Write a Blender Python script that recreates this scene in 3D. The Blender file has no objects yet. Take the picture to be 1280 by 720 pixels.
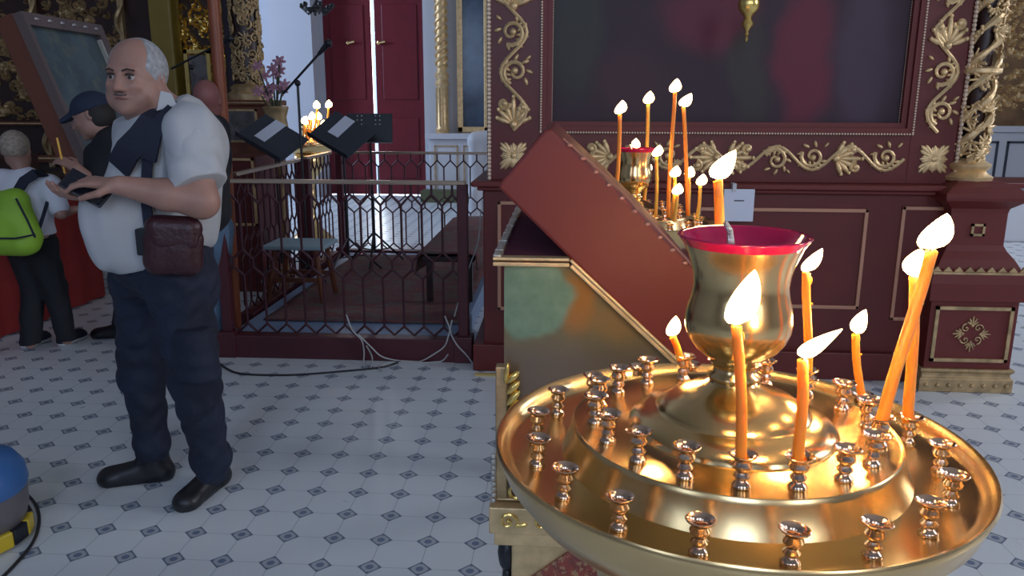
import bpy, bmesh, math, random
import numpy as np
from mathutils import Vector, Matrix
random.seed(7)
PI = math.pi
SC = bpy.context.scene
COL = SC.collection

# ------------------------------------------------------------------ camera
FPX = 980.81
CW = np.array([-0.0620, 0.9721, -0.2258]); CW /= np.linalg.norm(CW)
CR = np.array([0.99797, 0.06369 - 0.0009, 0.00407]); CR -= CW * (CR @ CW); CR /= np.linalg.norm(CR)
CU = np.cross(CR, CW)
CC = np.array([0, 0, 1.5])
cam = bpy.data.objects.new('camera', bpy.data.cameras.new('camera')); COL.objects.link(cam)
cam.data.sensor_width = 36.0; cam.data.lens = 36.0 * FPX / 1280; cam.data.clip_start = 0.02; cam.data.clip_end = 200
mm = Matrix.Identity(4)
for i in range(3):
    mm[i][0] = CR[i]; mm[i][1] = CU[i]; mm[i][2] = -CW[i]; mm[i][3] = CC[i]
cam.matrix_world = mm
SC.camera = cam

def ray(x, y): return CW + CR * (x - 640) / FPX + CU * (360 - y) / FPX
def at(x, y, Y):                       # point of the photo at depth Y
    d = ray(x, y); return Vector(CC + d * Y / d[1])
def gnd(x, y, z=0.0):                  # point of the photo at height z
    d = ray(x, y); return Vector(CC + d * (z - CC[2]) / d[2])

# ------------------------------------------------------------------ world, lights, exposure
SC.view_settings.view_transform = 'Standard'
SC.view_settings.look = 'None'
SC.view_settings.gamma = 1.0
SC.view_settings.use_curve_mapping = False
SC.view_settings.exposure = 0.25
w = bpy.data.worlds.new('world'); SC.world = w; w.use_nodes = True
bgn = w.node_tree.nodes['Background']; bgn.inputs[0].default_value = (0.45, 0.62, 0.95, 1); bgn.inputs[1].default_value = 1.5

def area(name, loc, aim, sx, sy, power, color):
    l = bpy.data.lights.new(name, 'AREA'); l.shape = 'RECTANGLE'; l.size = sx; l.size_y = sy; l.energy = power; l.color = color
    o = bpy.data.objects.new(name, l); COL.objects.link(o); o.location = loc
    o.rotation_euler = (Vector(aim) - Vector(loc)).to_track_quat('-Z', 'Y').to_euler()
    return o
DAY = (0.60, 0.74, 1.0)
DAYW = (0.92, 0.93, 1.0)
for i, xx in enumerate((-3.6, 0.0, 3.6)):
    area('added_daylight_back', (xx, -3.85, 3.4), (xx, 4, 1.2), 1.4, 2.6, (22, 55, 62)[i], (DAY, DAY, DAYW)[i])  # area lamps added inside unseen windows to fill the room
for yy in (2.2, 6.8):
    area('added_daylight_right', (7.85, yy, 3.6), (-2, yy, 0.5), 1.4, 2.6, 105, DAYW)  # lamps added at the unseen windows on the right
area('added_daylight_left', (-7.85, 10.3, 3.6), (0, 9.6, 0.5), 1.4, 2.6, 250, DAY)  # lamp added at an unseen left window, for shine on the floor

# ------------------------------------------------------------------ materials
def mat(name, col, rough=0.5, metal=0.0, bump=0.0, bscale=30.0, vary=0.0, vscale=6.0, coat=0.0, sss=0.0, emit=None, trans=0.0, alpha=1.0, sheen=0.0):
    m = bpy.data.materials.new(name); m.use_nodes = True
    nt = m.node_tree; b = nt.nodes['Principled BSDF']
    c = tuple(col) + (1,)
    b.inputs['Base Color'].default_value = c
    b.inputs['Roughness'].default_value = rough
    b.inputs['Metallic'].default_value = metal
    if coat: b.inputs['Coat Weight'].default_value = coat; b.inputs['Coat Roughness'].default_value = 0.12
    if sss:
        b.inputs['Subsurface Weight'].default_value = sss
        b.inputs['Subsurface Radius'].default_value = (1.0, 0.35, 0.1); b.inputs['Subsurface Scale'].default_value = 0.01
    if sheen: b.inputs['Sheen Weight'].default_value = sheen
    if trans: b.inputs['Transmission Weight'].default_value = trans
    if emit: b.inputs['Emission Color'].default_value = tuple(emit[:3]) + (1,); b.inputs['Emission Strength'].default_value = emit[3]
    tc = nt.nodes.new('ShaderNodeTexCoord')
    if vary:
        n = nt.nodes.new('ShaderNodeTexNoise'); n.inputs['Scale'].default_value = vscale; n.inputs['Detail'].default_value = 4
        nt.links.new(tc.outputs['Object'], n.inputs['Vector'])
        r = nt.nodes.new('ShaderNodeValToRGB')
        r.color_ramp.elements[0].position = 0.3; r.color_ramp.elements[1].position = 0.7
        r.color_ramp.elements[0].color = tuple(max(0, x * (1 - vary)) for x in col) + (1,)
        r.color_ramp.elements[1].color = tuple(min(1, x * (1 + vary)) for x in col) + (1,)
        nt.links.new(n.outputs['Fac'], r.inputs[0]); nt.links.new(r.outputs[0], b.inputs['Base Color'])
    if bump:
        n = nt.nodes.new('ShaderNodeTexNoise'); n.inputs['Scale'].default_value = bscale; n.inputs['Detail'].default_value = 3
        nt.links.new(tc.outputs['Object'], n.inputs['Vector'])
        bp = nt.nodes.new('ShaderNodeBump'); bp.inputs['Strength'].default_value = bump; bp.inputs['Distance'].default_value = 0.01
        nt.links.new(n.outputs['Fac'], bp.inputs['Height']); nt.links.new(bp.outputs[0], b.inputs['Normal'])
    return m

BRASS = mat('polished_brass', (0.80, 0.57, 0.27), 0.25, 1.0, bump=0.04, bscale=14)
BRASS_VASE = mat('vase_brass', (0.82, 0.58, 0.27), 0.2, 1.0, bump=0.05, bscale=12)
CUPM = mat('cup_brass', (0.80, 0.58, 0.43), 0.16, 1.0)
BEAD = mat('pale_gilt_beading', (0.72, 0.56, 0.42), 0.4, 0.3)
GOLD = mat('gilding', (0.72, 0.52, 0.27), 0.42, 0.55, bump=0.25, bscale=60, vary=0.2, vscale=20)
GOLD_DULL = mat('aged_gilding', (0.50, 0.36, 0.19), 0.5, 0.6, bump=0.2, bscale=60, vary=0.3, vscale=16)
GOLD_SHINE = mat('bright_gilding', (0.85, 0.62, 0.2), 0.25, 0.9, bump=0.2, bscale=60)
MAROON = mat('maroon_paint', (0.115, 0.012, 0.010), 0.42, 0, bump=0.05, bscale=40, vary=0.12, vscale=3)
MAROON_PL = mat('maroon_lacquer', (0.140, 0.017, 0.014), 0.5, 0, bump=0.03, bscale=30)
MAROON_DK = mat('dark_maroon_iron', (0.085, 0.014, 0.022), 0.45)
VELVET = mat('purple_velvet', (0.10, 0.006, 0.035), 0.95)
WOOD_DK = mat('dark_wood', (0.035, 0.014, 0.012), 0.4, bump=0.1, vary=0.3)
WOOD_BR = mat('brown_wood', (0.16, 0.05, 0.022), 0.45, bump=0.1, vary=0.25)
WOOD_OR = mat('orange_brown_wood', (0.24, 0.06, 0.02), 0.4, vary=0.15)
PLASTER = mat('white_plaster', (0.46, 0.48, 0.54), 0.8, bump=0.05, bscale=20)
PLASTER_D = mat('ceiling_plaster', (0.42, 0.40, 0.38), 0.8)
WHITE_P = mat('white_paint', (0.55, 0.57, 0.62), 0.5)
DOOR_R = mat('crimson_door_paint', (0.14, 0.008, 0.018), 0.45, vary=0.1)
BLACKM = mat('black_metal', (0.012, 0.014, 0.02), 0.4)
STANDM = mat('grey_black_metal', (0.028, 0.038, 0.055), 0.4)
BLACKF = mat('black_fabric', (0.010, 0.011, 0.016), 0.85, bump=0.2, bscale=80)
NAVYF = mat('navy_fabric', (0.012, 0.016, 0.035), 0.8, bump=0.2, bscale=80)
DENIM = mat('dark_denim', (0.008, 0.013, 0.033), 0.8, bump=0.3, bscale=60, vary=0.4, vscale=5)
JEANS = mat('faded_jeans', (0.10, 0.17, 0.26), 0.85, vary=0.3, vscale=8)
SHIRT = mat('white_shirt', (0.46, 0.48, 0.50), 0.8, bump=0.15, bscale=25)
TSHIRT = mat('white_tshirt', (0.70, 0.72, 0.80), 0.85, bump=0.15, bscale=25)
SKIN = mat('skin', (0.36, 0.20, 0.155), 0.5, sss=0.15, vary=0.08, vscale=12)
SKIN_D = mat('ruddy_skin', (0.26, 0.10, 0.09), 0.55, sss=0.1)
LIPS = mat('lips', (0.22, 0.09, 0.08), 0.5)
HAIR_G = mat('grey_hair', (0.34, 0.36, 0.38), 0.8, bump=0.5, bscale=150, vary=0.3, vscale=60)
HAIR_B = mat('blond_grey_hair', (0.36, 0.30, 0.24), 0.8, bump=0.5, bscale=150, vary=0.3, vscale=60)
HAIR_K = mat('dark_hair', (0.02, 0.016, 0.014), 0.7)
BROWEYE = mat('brow_and_eye', (0.035, 0.022, 0.02), 0.6)  # dark brown of brows and irises
LEATHER = mat('burgundy_leather', (0.040, 0.010, 0.014), 0.4, bump=0.3, bscale=70)
SHOE = mat('black_leather', (0.012, 0.012, 0.016), 0.4)
SOLEW = mat('white_rubber', (0.6, 0.62, 0.65), 0.6)
GREENB = mat('lime_green_nylon', (0.27, 0.50, 0.035), 0.55, bump=0.2, bscale=20, vary=0.12, vscale=5)
CAPM = mat('navy_cap', (0.015, 0.025, 0.055), 0.8)
REDCLOTH = mat('red_cloth', (0.26, 0.014, 0.014), 0.7, bump=0.2, bscale=10, vary=0.15)
WAX = mat('orange_wax', (1.0, 0.33, 0.035), 0.4, sss=0.9)
WAX_Y = mat('yellow_wax', (1.0, 0.50, 0.08), 0.4, sss=0.9)
WICK = mat('burnt_wick', (0.01, 0.01, 0.01), 0.9)
FLAME = mat('flame', (1, 0.8, 0.4), 0.5, emit=(1.0, 0.62, 0.24, 24.0))
FLAME_FAR = mat('flame_far', (1, 0.8, 0.4), 0.5, emit=(1.0, 0.60, 0.24, 14.0))
PAPER = mat('paper', (0.66, 0.72, 0.84), 0.8)
INK = mat('ink', (0.05, 0.05, 0.07), 0.8)
CORDW = mat('white_cord', (0.50, 0.50, 0.50), 0.5)
CORDK = mat('black_cord', (0.02, 0.02, 0.025), 0.5)
SILVER = mat('silver_braid', (0.60, 0.58, 0.52), 0.35, 0.6, bump=0.7, bscale=120)
BLUEPL = mat('blue_plastic', (0.05, 0.16, 0.42), 0.35)
GREYPL = mat('grey_plastic', (0.15, 0.14, 0.15), 0.4)
YELPL = mat('yellow_plastic', (0.65, 0.48, 0.03), 0.4)
YELLOWCOL = mat('ochre_pilaster_paint', (0.27, 0.19, 0.03), 0.5, vary=0.12)
BLUECLOTH = mat('pale_blue_cloth', (0.30, 0.42, 0.48), 0.8)
EDGEBLUE = mat('blue_platform_edge', (0.24, 0.34, 0.52), 0.5)
PINK = mat('pink_petals', (0.50, 0.26, 0.34), 0.6, vary=0.35, vscale=20)
GREENL = mat('leaf_green', (0.05, 0.08, 0.03), 0.6)
GLASS_BLUE = mat('dark_icon_paint', (0.035, 0.06, 0.10), 0.25, vary=0.5, vscale=3, coat=0.5)

def red_glass():
    m = bpy.data.materials.new('ruby_glass'); m.use_nodes = True; nt = m.node_tree
    b = nt.nodes['Principled BSDF']; b.inputs['Base Color'].default_value = (0.60, 0.006, 0.09, 1)
    b.inputs['Roughness'].default_value = 0.06; b.inputs['Transmission Weight'].default_value = 0.25; b.inputs['IOR'].default_value = 1.45
    b.inputs['Coat Weight'].default_value = 0.6
    return m
RUBY = red_glass()

class N:
    """tiny helper for node maths"""
    def __init__(s, m): s.nt = m.node_tree
    def _in(s, sock, v):
        if isinstance(v, (int, float)): sock.default_value = v
        else: s.nt.links.new(v, sock)
    def m(s, op, a, b=0.0, c=0.0):
        n = s.nt.nodes.new('ShaderNodeMath'); n.operation = op
        s._in(n.inputs[0], a); s._in(n.inputs[1], b)
        if op in ('MULTIPLY_ADD', 'SMOOTH_MIN', 'SMOOTH_MAX', 'WRAP', 'COMPARE'): s._in(n.inputs[2], c)
        return n.outputs[0]
    def step(s, x, e, soft=0.01):      # 1 where x < e
        n = s.nt.nodes.new('ShaderNodeMapRange'); n.interpolation_type = 'SMOOTHSTEP'
        s._in(n.inputs[0], x); n.inputs[1].default_value = e - soft; n.inputs[2].default_value = e + soft
        n.inputs[3].default_value = 1; n.inputs[4].default_value = 0
        return n.outputs[0]
    def mix(s, f, a, b):
        n = s.nt.nodes.new('ShaderNodeMix'); n.data_type = 'RGBA'
        s._in(n.inputs[0], f)
        for sock, v in ((n.inputs[6], a), (n.inputs[7], b)):
            if isinstance(v, tuple): sock.default_value = v + (1,)
            else: s.nt.links.new(v, sock)
        return n.outputs[2]
    def noise(s, vec, scale, detail=3):
        n = s.nt.nodes.new('ShaderNodeTexNoise'); n.inputs['Scale'].default_value = scale; n.inputs['Detail'].default_value = detail
        s.nt.links.new(vec, n.inputs['Vector']); return n.outputs['Fac']

TILE = 0.16848; TX, TY = -0.957, 2.306
def floor_material():
    m = bpy.data.materials.new('patterned_floor_tiles'); m.use_nodes = True; k = N(m); nt = m.node_tree
    g = nt.nodes.new('ShaderNodeNewGeometry'); sp = nt.nodes.new('ShaderNodeSeparateXYZ'); nt.links.new(g.outputs['Position'], sp.inputs[0])
    u = k.m('DIVIDE', k.m('SUBTRACT', sp.outputs[0], TX), TILE); v = k.m('DIVIDE', k.m('SUBTRACT', sp.outputs[1], TY), TILE)
    fu = k.m('SUBTRACT', u, k.m('ROUND', u)); fv = k.m('SUBTRACT', v, k.m('ROUND', v))
    au = k.m('ABSOLUTE', fu); av = k.m('ABSOLUTE', fv)
    l1 = k.m('ADD', au, av)                       # diamond distance
    cor = k.m('SQRT', k.m('ADD', k.m('MULTIPLY', au, au), k.m('MULTIPLY', av, av)))
    dia = k.step(l1, 0.25, 0.006)
    ring = k.m('MULTIPLY', k.step(cor, 0.168, 0.008), k.m('SUBTRACT', 1.0, k.step(cor, 0.078, 0.008)))
    # four light petals inside the dark star: bright ring broken along the axes
    heart = k.step(cor, 0.060, 0.01)
    light = k.m('MULTIPLY', ring, k.step(l1, 0.205, 0.008))
    joint = k.m('MAXIMUM', k.step(au, 0.009, 0.004), k.step(av, 0.007, 0.004))
    nz = k.noise(g.outputs['Position'], 1.3, 4); nz2 = k.noise(g.outputs['Position'], 9.0, 3)
    base = k.mix(nz, (0.66, 0.72, 0.76), (0.76, 0.82, 0.86))
    base = k.mix(k.m('MULTIPLY', nz2, 0.25), base, (0.64, 0.67, 0.68))
    base = k.mix(k.m('MULTIPLY', joint, 0.5), base, (0.17, 0.20, 0.25))
    star = k.mix(heart, (0.13, 0.17, 0.25), (0.15, 0.21, 0.33))
    star = k.mix(k.m('MULTIPLY', light, 0.8), star, (0.50, 0.55, 0.60))
    colr = k.mix(dia, base, star)
    b = nt.nodes['Principled BSDF']; nt.links.new(colr, b.inputs['Base Color'])
    rn = nt.nodes.new('ShaderNodeMapRange'); nt.links.new(nz2, rn.inputs[0]); rn.inputs[3].default_value = 0.22; rn.inputs[4].default_value = 0.42
    nt.links.new(rn.outputs[0], b.inputs['Roughness'])
    bp = nt.nodes.new('ShaderNodeBump'); bp.inputs['Strength'].default_value = 0.05; nt.links.new(nz, bp.inputs['Height']); nt.links.new(bp.outputs[0], b.inputs['Normal'])
    return m

def painting_material():
    """dark devotional oil painting: vague robes in red and green on a dusky violet ground"""
    m = bpy.data.materials.new('dark_oil_painting'); m.use_nodes = True; k = N(m); nt = m.node_tree
    g = nt.nodes.new('ShaderNodeNewGeometry'); sp = nt.nodes.new('ShaderNodeSeparateXYZ'); nt.links.new(g.outputs['Position'], sp.inputs[0])
    x, z = sp.outputs[0], sp.outputs[2]
    nz = k.noise(g.outputs['Position'], 2.2, 5); n3 = k.noise(g.outputs['Position'], 7.0, 4)
    wob = k.m('MULTIPLY', k.m('SUBTRACT', nz, 0.5), 0.35)
    def blob(cx, cz, rx, rz, soft=0.35):
        dx = k.m('DIVIDE', k.m('ADD', k.m('SUBTRACT', x, cx), wob), rx); dz = k.m('DIVIDE', k.m('SUBTRACT', z, cz), rz)
        return k.step(k.m('SQRT', k.m('ADD', k.m('MULTIPLY', dx, dx), k.m('MULTIPLY', dz, dz))), 0.9, soft)
    c = k.mix(nz, (0.026, 0.013, 0.022), (0.055, 0.030, 0.045))
    c = k.mix(blob(1.29, 1.75, 0.17, 0.42), c, (0.150, 0.020, 0.040))
    c = k.mix(blob(0.75, 1.98, 0.26, 0.22), c, (0.130, 0.022, 0.040))
    c = k.mix(k.m('MULTIPLY', blob(0.98, 1.68, 0.12, 0.30), 0.8), c, (0.05, 0.045, 0.035))
    c = k.mix(k.m('MULTIPLY', blob(0.05, 1.9, 0.16, 0.38), 0.7), c, (0.045, 0.055, 0.045))
    c = k.mix(k.m('MULTIPLY', blob(0.35, 1.62, 0.22, 0.2), 0.6), c, (0.075, 0.030, 0.040))
    c = k.mix(k.m('MULTIPLY', blob(1.60, 1.75, 0.15, 0.5), 0.6), c, (0.085, 0.050, 0.085))
    c = k.mix(k.m('MULTIPLY', n3, 0.25), c, (0.03, 0.02, 0.03))
    b = nt.nodes['Principled BSDF']; nt.links.new(c, b.inputs['Base Color']); b.inputs['Roughness'].default_value = 0.5
    b.inputs['Specular IOR Level'].default_value = 0.3
    return m

def side_panel_material():
    """polished olive lectern side; green and candle-glow reflections painted into its colour"""
    m = bpy.data.materials.new('olive_panel_painted_reflections'); m.use_nodes = True; k = N(m); nt = m.node_tree
    g = nt.nodes.new('ShaderNodeNewGeometry'); sp = nt.nodes.new('ShaderNodeSeparateXYZ'); nt.links.new(g.outputs['Position'], sp.inputs[0])
    x, z = sp.outputs[0], sp.outputs[2]
    nz = k.noise(g.outputs['Position'], 14, 4); n2 = k.noise(g.outputs['Position'], 40, 5)
    wob = k.m('MULTIPLY', k.m('SUBTRACT', nz, 0.5), 0.05)
    def blob(cx, cz, rx, rz, soft=0.2):
        dx = k.m('DIVIDE', k.m('ADD', k.m('SUBTRACT', x, cx), wob), rx); dz = k.m('DIVIDE', k.m('ADD', k.m('SUBTRACT', z, cz), wob), rz)
        return k.step(k.m('SQRT', k.m('ADD', k.m('MULTIPLY', dx, dx), k.m('MULTIPLY', dz, dz))), 1.0, soft)
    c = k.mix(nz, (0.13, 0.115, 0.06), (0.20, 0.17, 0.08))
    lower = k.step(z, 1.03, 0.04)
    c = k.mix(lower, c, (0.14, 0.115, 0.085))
    c = k.mix(k.m('MULTIPLY', blob(0.03, 1.12, 0.035, 0.06, 0.5), 0.7), c, (0.42, 0.16, 0.02))  # reflected candle glow, painted in as an amber patch
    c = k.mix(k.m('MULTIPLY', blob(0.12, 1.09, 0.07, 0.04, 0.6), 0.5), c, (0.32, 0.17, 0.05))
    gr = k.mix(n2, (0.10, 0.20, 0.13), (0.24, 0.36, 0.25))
    c = k.mix(blob(-0.055, 1.13, 0.075, 0.085, 0.12), c, gr)  # green reflection painted into the panel colour
    b = nt.nodes['Principled BSDF']; nt.links.new(c, b.inputs['Base Color']); b.inputs['Roughness'].default_value = 0.3
    b.inputs['Metallic'].default_value = 0.25; b.inputs['Coat Weight'].default_value = 0.4
    return m

def carpet_material():
    m = bpy.data.materials.new('patterned_carpet'); m.use_nodes = True; k = N(m); nt = m.node_tree
    g = nt.nodes.new('ShaderNodeNewGeometry'); mp = nt.nodes.new('ShaderNodeMapping'); nt.links.new(g.outputs['Position'], mp.inputs[0])
    mp.inputs['Scale'].default_value = (2.2, 5.0, 5.0); mp.inputs['Rotation'].default_value = (0, 0, 0.7)
    nz = k.noise(mp.outputs[0], 3.0, 4); n2 = k.noise(mp.outputs[0], 14, 3)
    c = k.mix(k.step(nz, 0.48, 0.03), (0.21, 0.075, 0.075), (0.17, 0.125, 0.11))
    c = k.mix(k.m('MULTIPLY', k.step(n2, 0.46, 0.04), 0.55), c, (0.10, 0.055, 0.065))
    b = nt.nodes['Principled BSDF']; nt.links.new(c, b.inputs['Base Color']); b.inputs['Roughness'].default_value = 0.95
    return m

def icon_material(name, cols, scale=3.0, seed=0.0, rough=0.3):
    m = bpy.data.materials.new(name); m.use_nodes = True; k = N(m); nt = m.node_tree
    g = nt.nodes.new('ShaderNodeTexCoord'); mp = nt.nodes.new('ShaderNodeMapping'); nt.links.new(g.outputs['Object'], mp.inputs[0])
    mp.inputs['Location'].default_value = (seed, seed, seed)
    nz = k.noise(mp.outputs[0], scale, 4); n2 = k.noise(mp.outputs[0], scale * 2.3, 5)
    c = k.mix(k.step(nz, 0.5, 0.06), cols[0], cols[1]); c = k.mix(k.m('MULTIPLY', k.step(n2, 0.43, 0.05), 0.7), c, cols[2])
    b = nt.nodes['Principled BSDF']; nt.links.new(c, b.inputs['Base Color']); b.inputs['Roughness'].default_value = rough
    b.inputs['Coat Weight'].default_value = 0.4
    return m
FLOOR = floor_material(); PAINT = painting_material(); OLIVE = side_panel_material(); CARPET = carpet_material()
ICON_BLUE = icon_material('glazed_blue_icon', ((0.03, 0.055, 0.065), (0.05, 0.085, 0.10), (0.09, 0.11, 0.08)), 4.0, 2.0)
ICON_GREY = icon_material('grey_icon', ((0.16, 0.15, 0.15), (0.10, 0.10, 0.10), (0.06, 0.05, 0.05)), 5.0, 5.0)
REDORN = icon_material('red_gold_inlay', ((0.30, 0.04, 0.02), (0.20, 0.03, 0.02), (0.45, 0.28, 0.12)), 45.0, 1.0)

# ------------------------------------------------------------------ mesh builder
class MB:
    def __init__(s): s.v = []; s.f = []
    def add(s, vs, fs, M=None):
        o = len(s.v)
        if M is not None: vs = [M @ Vector(v) for v in vs]
        s.v += [tuple(v) for v in vs]; s.f += [tuple(i + o for i in f) for f in fs]; return s
    def box(s, x0, x1, y0, y1, z0, z1, M=None, bev=0.0):
        if bev > 0:
            bm = bmesh.new(); bmesh.ops.create_cube(bm, size=1)
            for v in bm.verts: v.co = Vector(((x0 + x1) / 2 + v.co.x * (x1 - x0), (y0 + y1) / 2 + v.co.y * (y1 - y0), (z0 + z1) / 2 + v.co.z * (z1 - z0)))
            bmesh.ops.bevel(bm, geom=bm.edges[:], offset=bev, segments=2, affect='EDGES', profile=0.5)
            bm.verts.index_update()
            s.add([v.co[:] for v in bm.verts], [[v.index for v in f.verts] for f in bm.faces], M); bm.free(); return s
        vs = [(x, y, z) for x in (x0, x1) for y in (y0, y1) for z in (z0, z1)]
        return s.add(vs, [(0, 1, 3, 2), (4, 6, 7, 5), (0, 4, 5, 1), (2, 3, 7, 6), (0, 2, 6, 4), (1, 5, 7, 3)], M)
    def lathe(s, prof, n=32, M=None, cap=True):
        vs = []; fs = []
        for r, z in prof:
            for i in range(n): a = 2 * PI * i / n; vs.append((r * math.cos(a), r * math.sin(a), z))
        for j in range(len(prof) - 1):
            for i in range(n): fs.append((j * n + i, j * n + (i + 1) % n, (j + 1) * n + (i + 1) % n, (j + 1) * n + i))
        if cap:
            fs.append(tuple(range(n - 1, -1, -1))); fs.append(tuple((len(prof) - 1) * n + i for i in range(n)))
        return s.add(vs, fs, M)
    def tube(s, pts, r, n=8, cap=True, flat=None):
        pts = [Vector(p) for p in pts]; L = len(pts)
        rs = r if isinstance(r, (list, tuple)) else [r] * L
        vs = []; fs = []; prev = None
        for j, p in enumerate(pts):
            t = (pts[min(j + 1, L - 1)] - pts[max(j - 1, 0)])
            if t.length < 1e-9: t = Vector((0, 0, 1))
            t.normalize()
            if prev is None:
                a = Vector((0, 0, 1)) if abs(t.z) < 0.9 else Vector((1, 0, 0)); u = t.cross(a).normalized()
            else:
                u = (prev - t * prev.dot(t)); u = u.normalized() if u.length > 1e-6 else t.orthogonal().normalized()
            prev = u; w_ = t.cross(u)
            for i in range(n):
                a = 2 * PI * i / n; vs.append(p + u * (rs[j] * math.cos(a)) + w_ * (rs[j] * math.sin(a)))
        for j in range(L - 1):
            for i in range(n): fs.append((j * n + i, j * n + (i + 1) % n, (j + 1) * n + (i + 1) % n, (j + 1) * n + i))
        if cap: fs.append(tuple(range(n - 1, -1, -1))); fs.append(tuple((L - 1) * n + i for i in range(n)))
        return s.add(vs, fs)
    def ball(s, c, r, n=10, m=6, M=None):
        rx, ry, rz = r if isinstance(r, (tuple, list)) else (r, r, r)
        vs = [(0, 0, -rz)]; fs = []
        for j in range(1, m):
            t = PI * j / m
            for i in range(n): a = 2 * PI * i / n; vs.append((rx * math.sin(t) * math.cos(a), ry * math.sin(t) * math.sin(a), -rz * math.cos(t)))
        vs.append((0, 0, rz)); k = len(vs) - 1
        for i in range(n):
            fs.append((0, 1 + (i + 1) % n, 1 + i)); fs.append((k, k - n + i, k - n + (i + 1) % n))
            for j in range(m - 2): fs.append((1 + j * n + i, 1 + j * n + (i + 1) % n, 1 + (j + 1) * n + (i + 1) % n, 1 + (j + 1) * n + i))
        T = Matrix.Translation(Vector(c)) @ (M if M is not None else Matrix.Identity(4))
        return s.add(vs, fs, T)
    def prism(s, poly, y0, y1, M=None):            # polygon in XZ extruded along Y
        n = len(poly); vs = [(x, y0, z) for x, z in poly] + [(x, y1, z) for x, z in poly]
        fs = [tuple(range(n)), tuple(range(2 * n - 1, n - 1, -1))] + [(i, i + n, (i + 1) % n + n, (i + 1) % n) for i in range(n)]
        return s.add(vs, fs, M)
    def loft(s, secs, n, closed=True):             # list of rings with n verts each
        vs = [v for r in secs for v in r]; fs = []
        for j in range(len(secs) - 1):
            for i in range(n): fs.append((j * n + i, j * n + (i + 1) % n, (j + 1) * n + (i + 1) % n, (j + 1) * n + i))
        fs.append(tuple(range(n - 1, -1, -1))); fs.append(tuple((len(secs) - 1) * n + i for i in range(n)))
        return s.add(vs, fs)

def make(name, mb, m, parent=None, smooth=True, bevel=0.0, ang=40):
    me = bpy.data.meshes.new(name); me.from_pydata(mb.v, [], mb.f)
    bm = bmesh.new(); bm.from_mesh(me); bmesh.ops.recalc_face_normals(bm, faces=bm.faces[:]); bm.to_mesh(me); bm.free()
    me.materials.append(m)
    o = bpy.data.objects.new(name, me); COL.objects.link(o)
    if parent is not None: o.parent = parent
    if smooth:
        me.polygons.foreach_set('use_smooth', [True] * len(me.polygons))
        try: me.set_sharp_from_angle(angle=math.radians(ang))
        except Exception: pass
    if bevel:
        b = o.modifiers.new('bevel', 'BEVEL'); b.width = bevel; b.segments = 2; b.limit_method = 'ANGLE'
    return o
def tag(o, label=None, cat=None, group=None, kind=None):
    if label: o['label'] = label
    if cat: o['category'] = cat
    if group: o['group'] = group
    if kind: o['kind'] = kind
    return o
def thing(name, label, cat, loc=(0, 0, 0), rz=0, group=None):
    o = bpy.data.objects.new(name, None); COL.objects.link(o); o.location = loc; o.rotation_euler = (0, 0, rz); o.empty_display_size = 0.1
    return tag(o, label, cat, group)
def solo(name, mb, m, label, cat, loc=(0, 0, 0), group=None, smooth=True, bevel=0.0):
    o = make(name, mb, m, None, smooth, bevel); o.location = loc; return tag(o, label, cat, group)
def struct(name, mb, m, smooth=False):
    return tag(make(name, mb, m, None, smooth), kind='structure')
def copy_tree(o, parent=None):
    c = o.copy(); COL.objects.link(c)
    if parent is not None: c.parent = parent
    for ch in list(o.children): copy_tree(ch, c)
    return c

# ------------------------------------------------------------------ smooth implicit surfaces (figures, cloth)
def _cone(P, a, b, ra, rb, flat=None):
    a = np.array(a, float); b = np.array(b, float)
    if flat is not None:
        d, f = flat; d = np.array(d, float); d /= np.linalg.norm(d)
        q = (P - a) @ d; P = P + np.outer(q * (1 / f - 1), d); bb = (b - a) @ d; b = b + d * bb * (1 / f - 1)
    ba = b - a; L = ba @ ba + 1e-12
    t = np.clip(((P - a) @ ba) / L, 0, 1)
    return np.linalg.norm(P - a - t[:, None] * ba, axis=1) - (ra + (rb - ra) * t)
def _ell(P, c, r, R=None):
    Q = P - np.array(c, float)
    if R is not None: Q = Q @ np.array(R)           # columns = local axes
    r = np.array(r, float); k0 = np.linalg.norm(Q / r, axis=1); k1 = np.linalg.norm(Q / (r * r), axis=1) + 1e-9
    return k0 * (k0 - 1) / k1
def cone(a, b, ra, rb=None, k=0.02, flat=None, op='add'): return ('c', tuple(a), tuple(b), ra, ra if rb is None else rb, k, flat, op)
def ell(c, r, k=0.02, R=None, op='add'): return ('e', tuple(c), tuple(r) if not isinstance(r, (int, float)) else (r, r, r), k, R, op)
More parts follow.
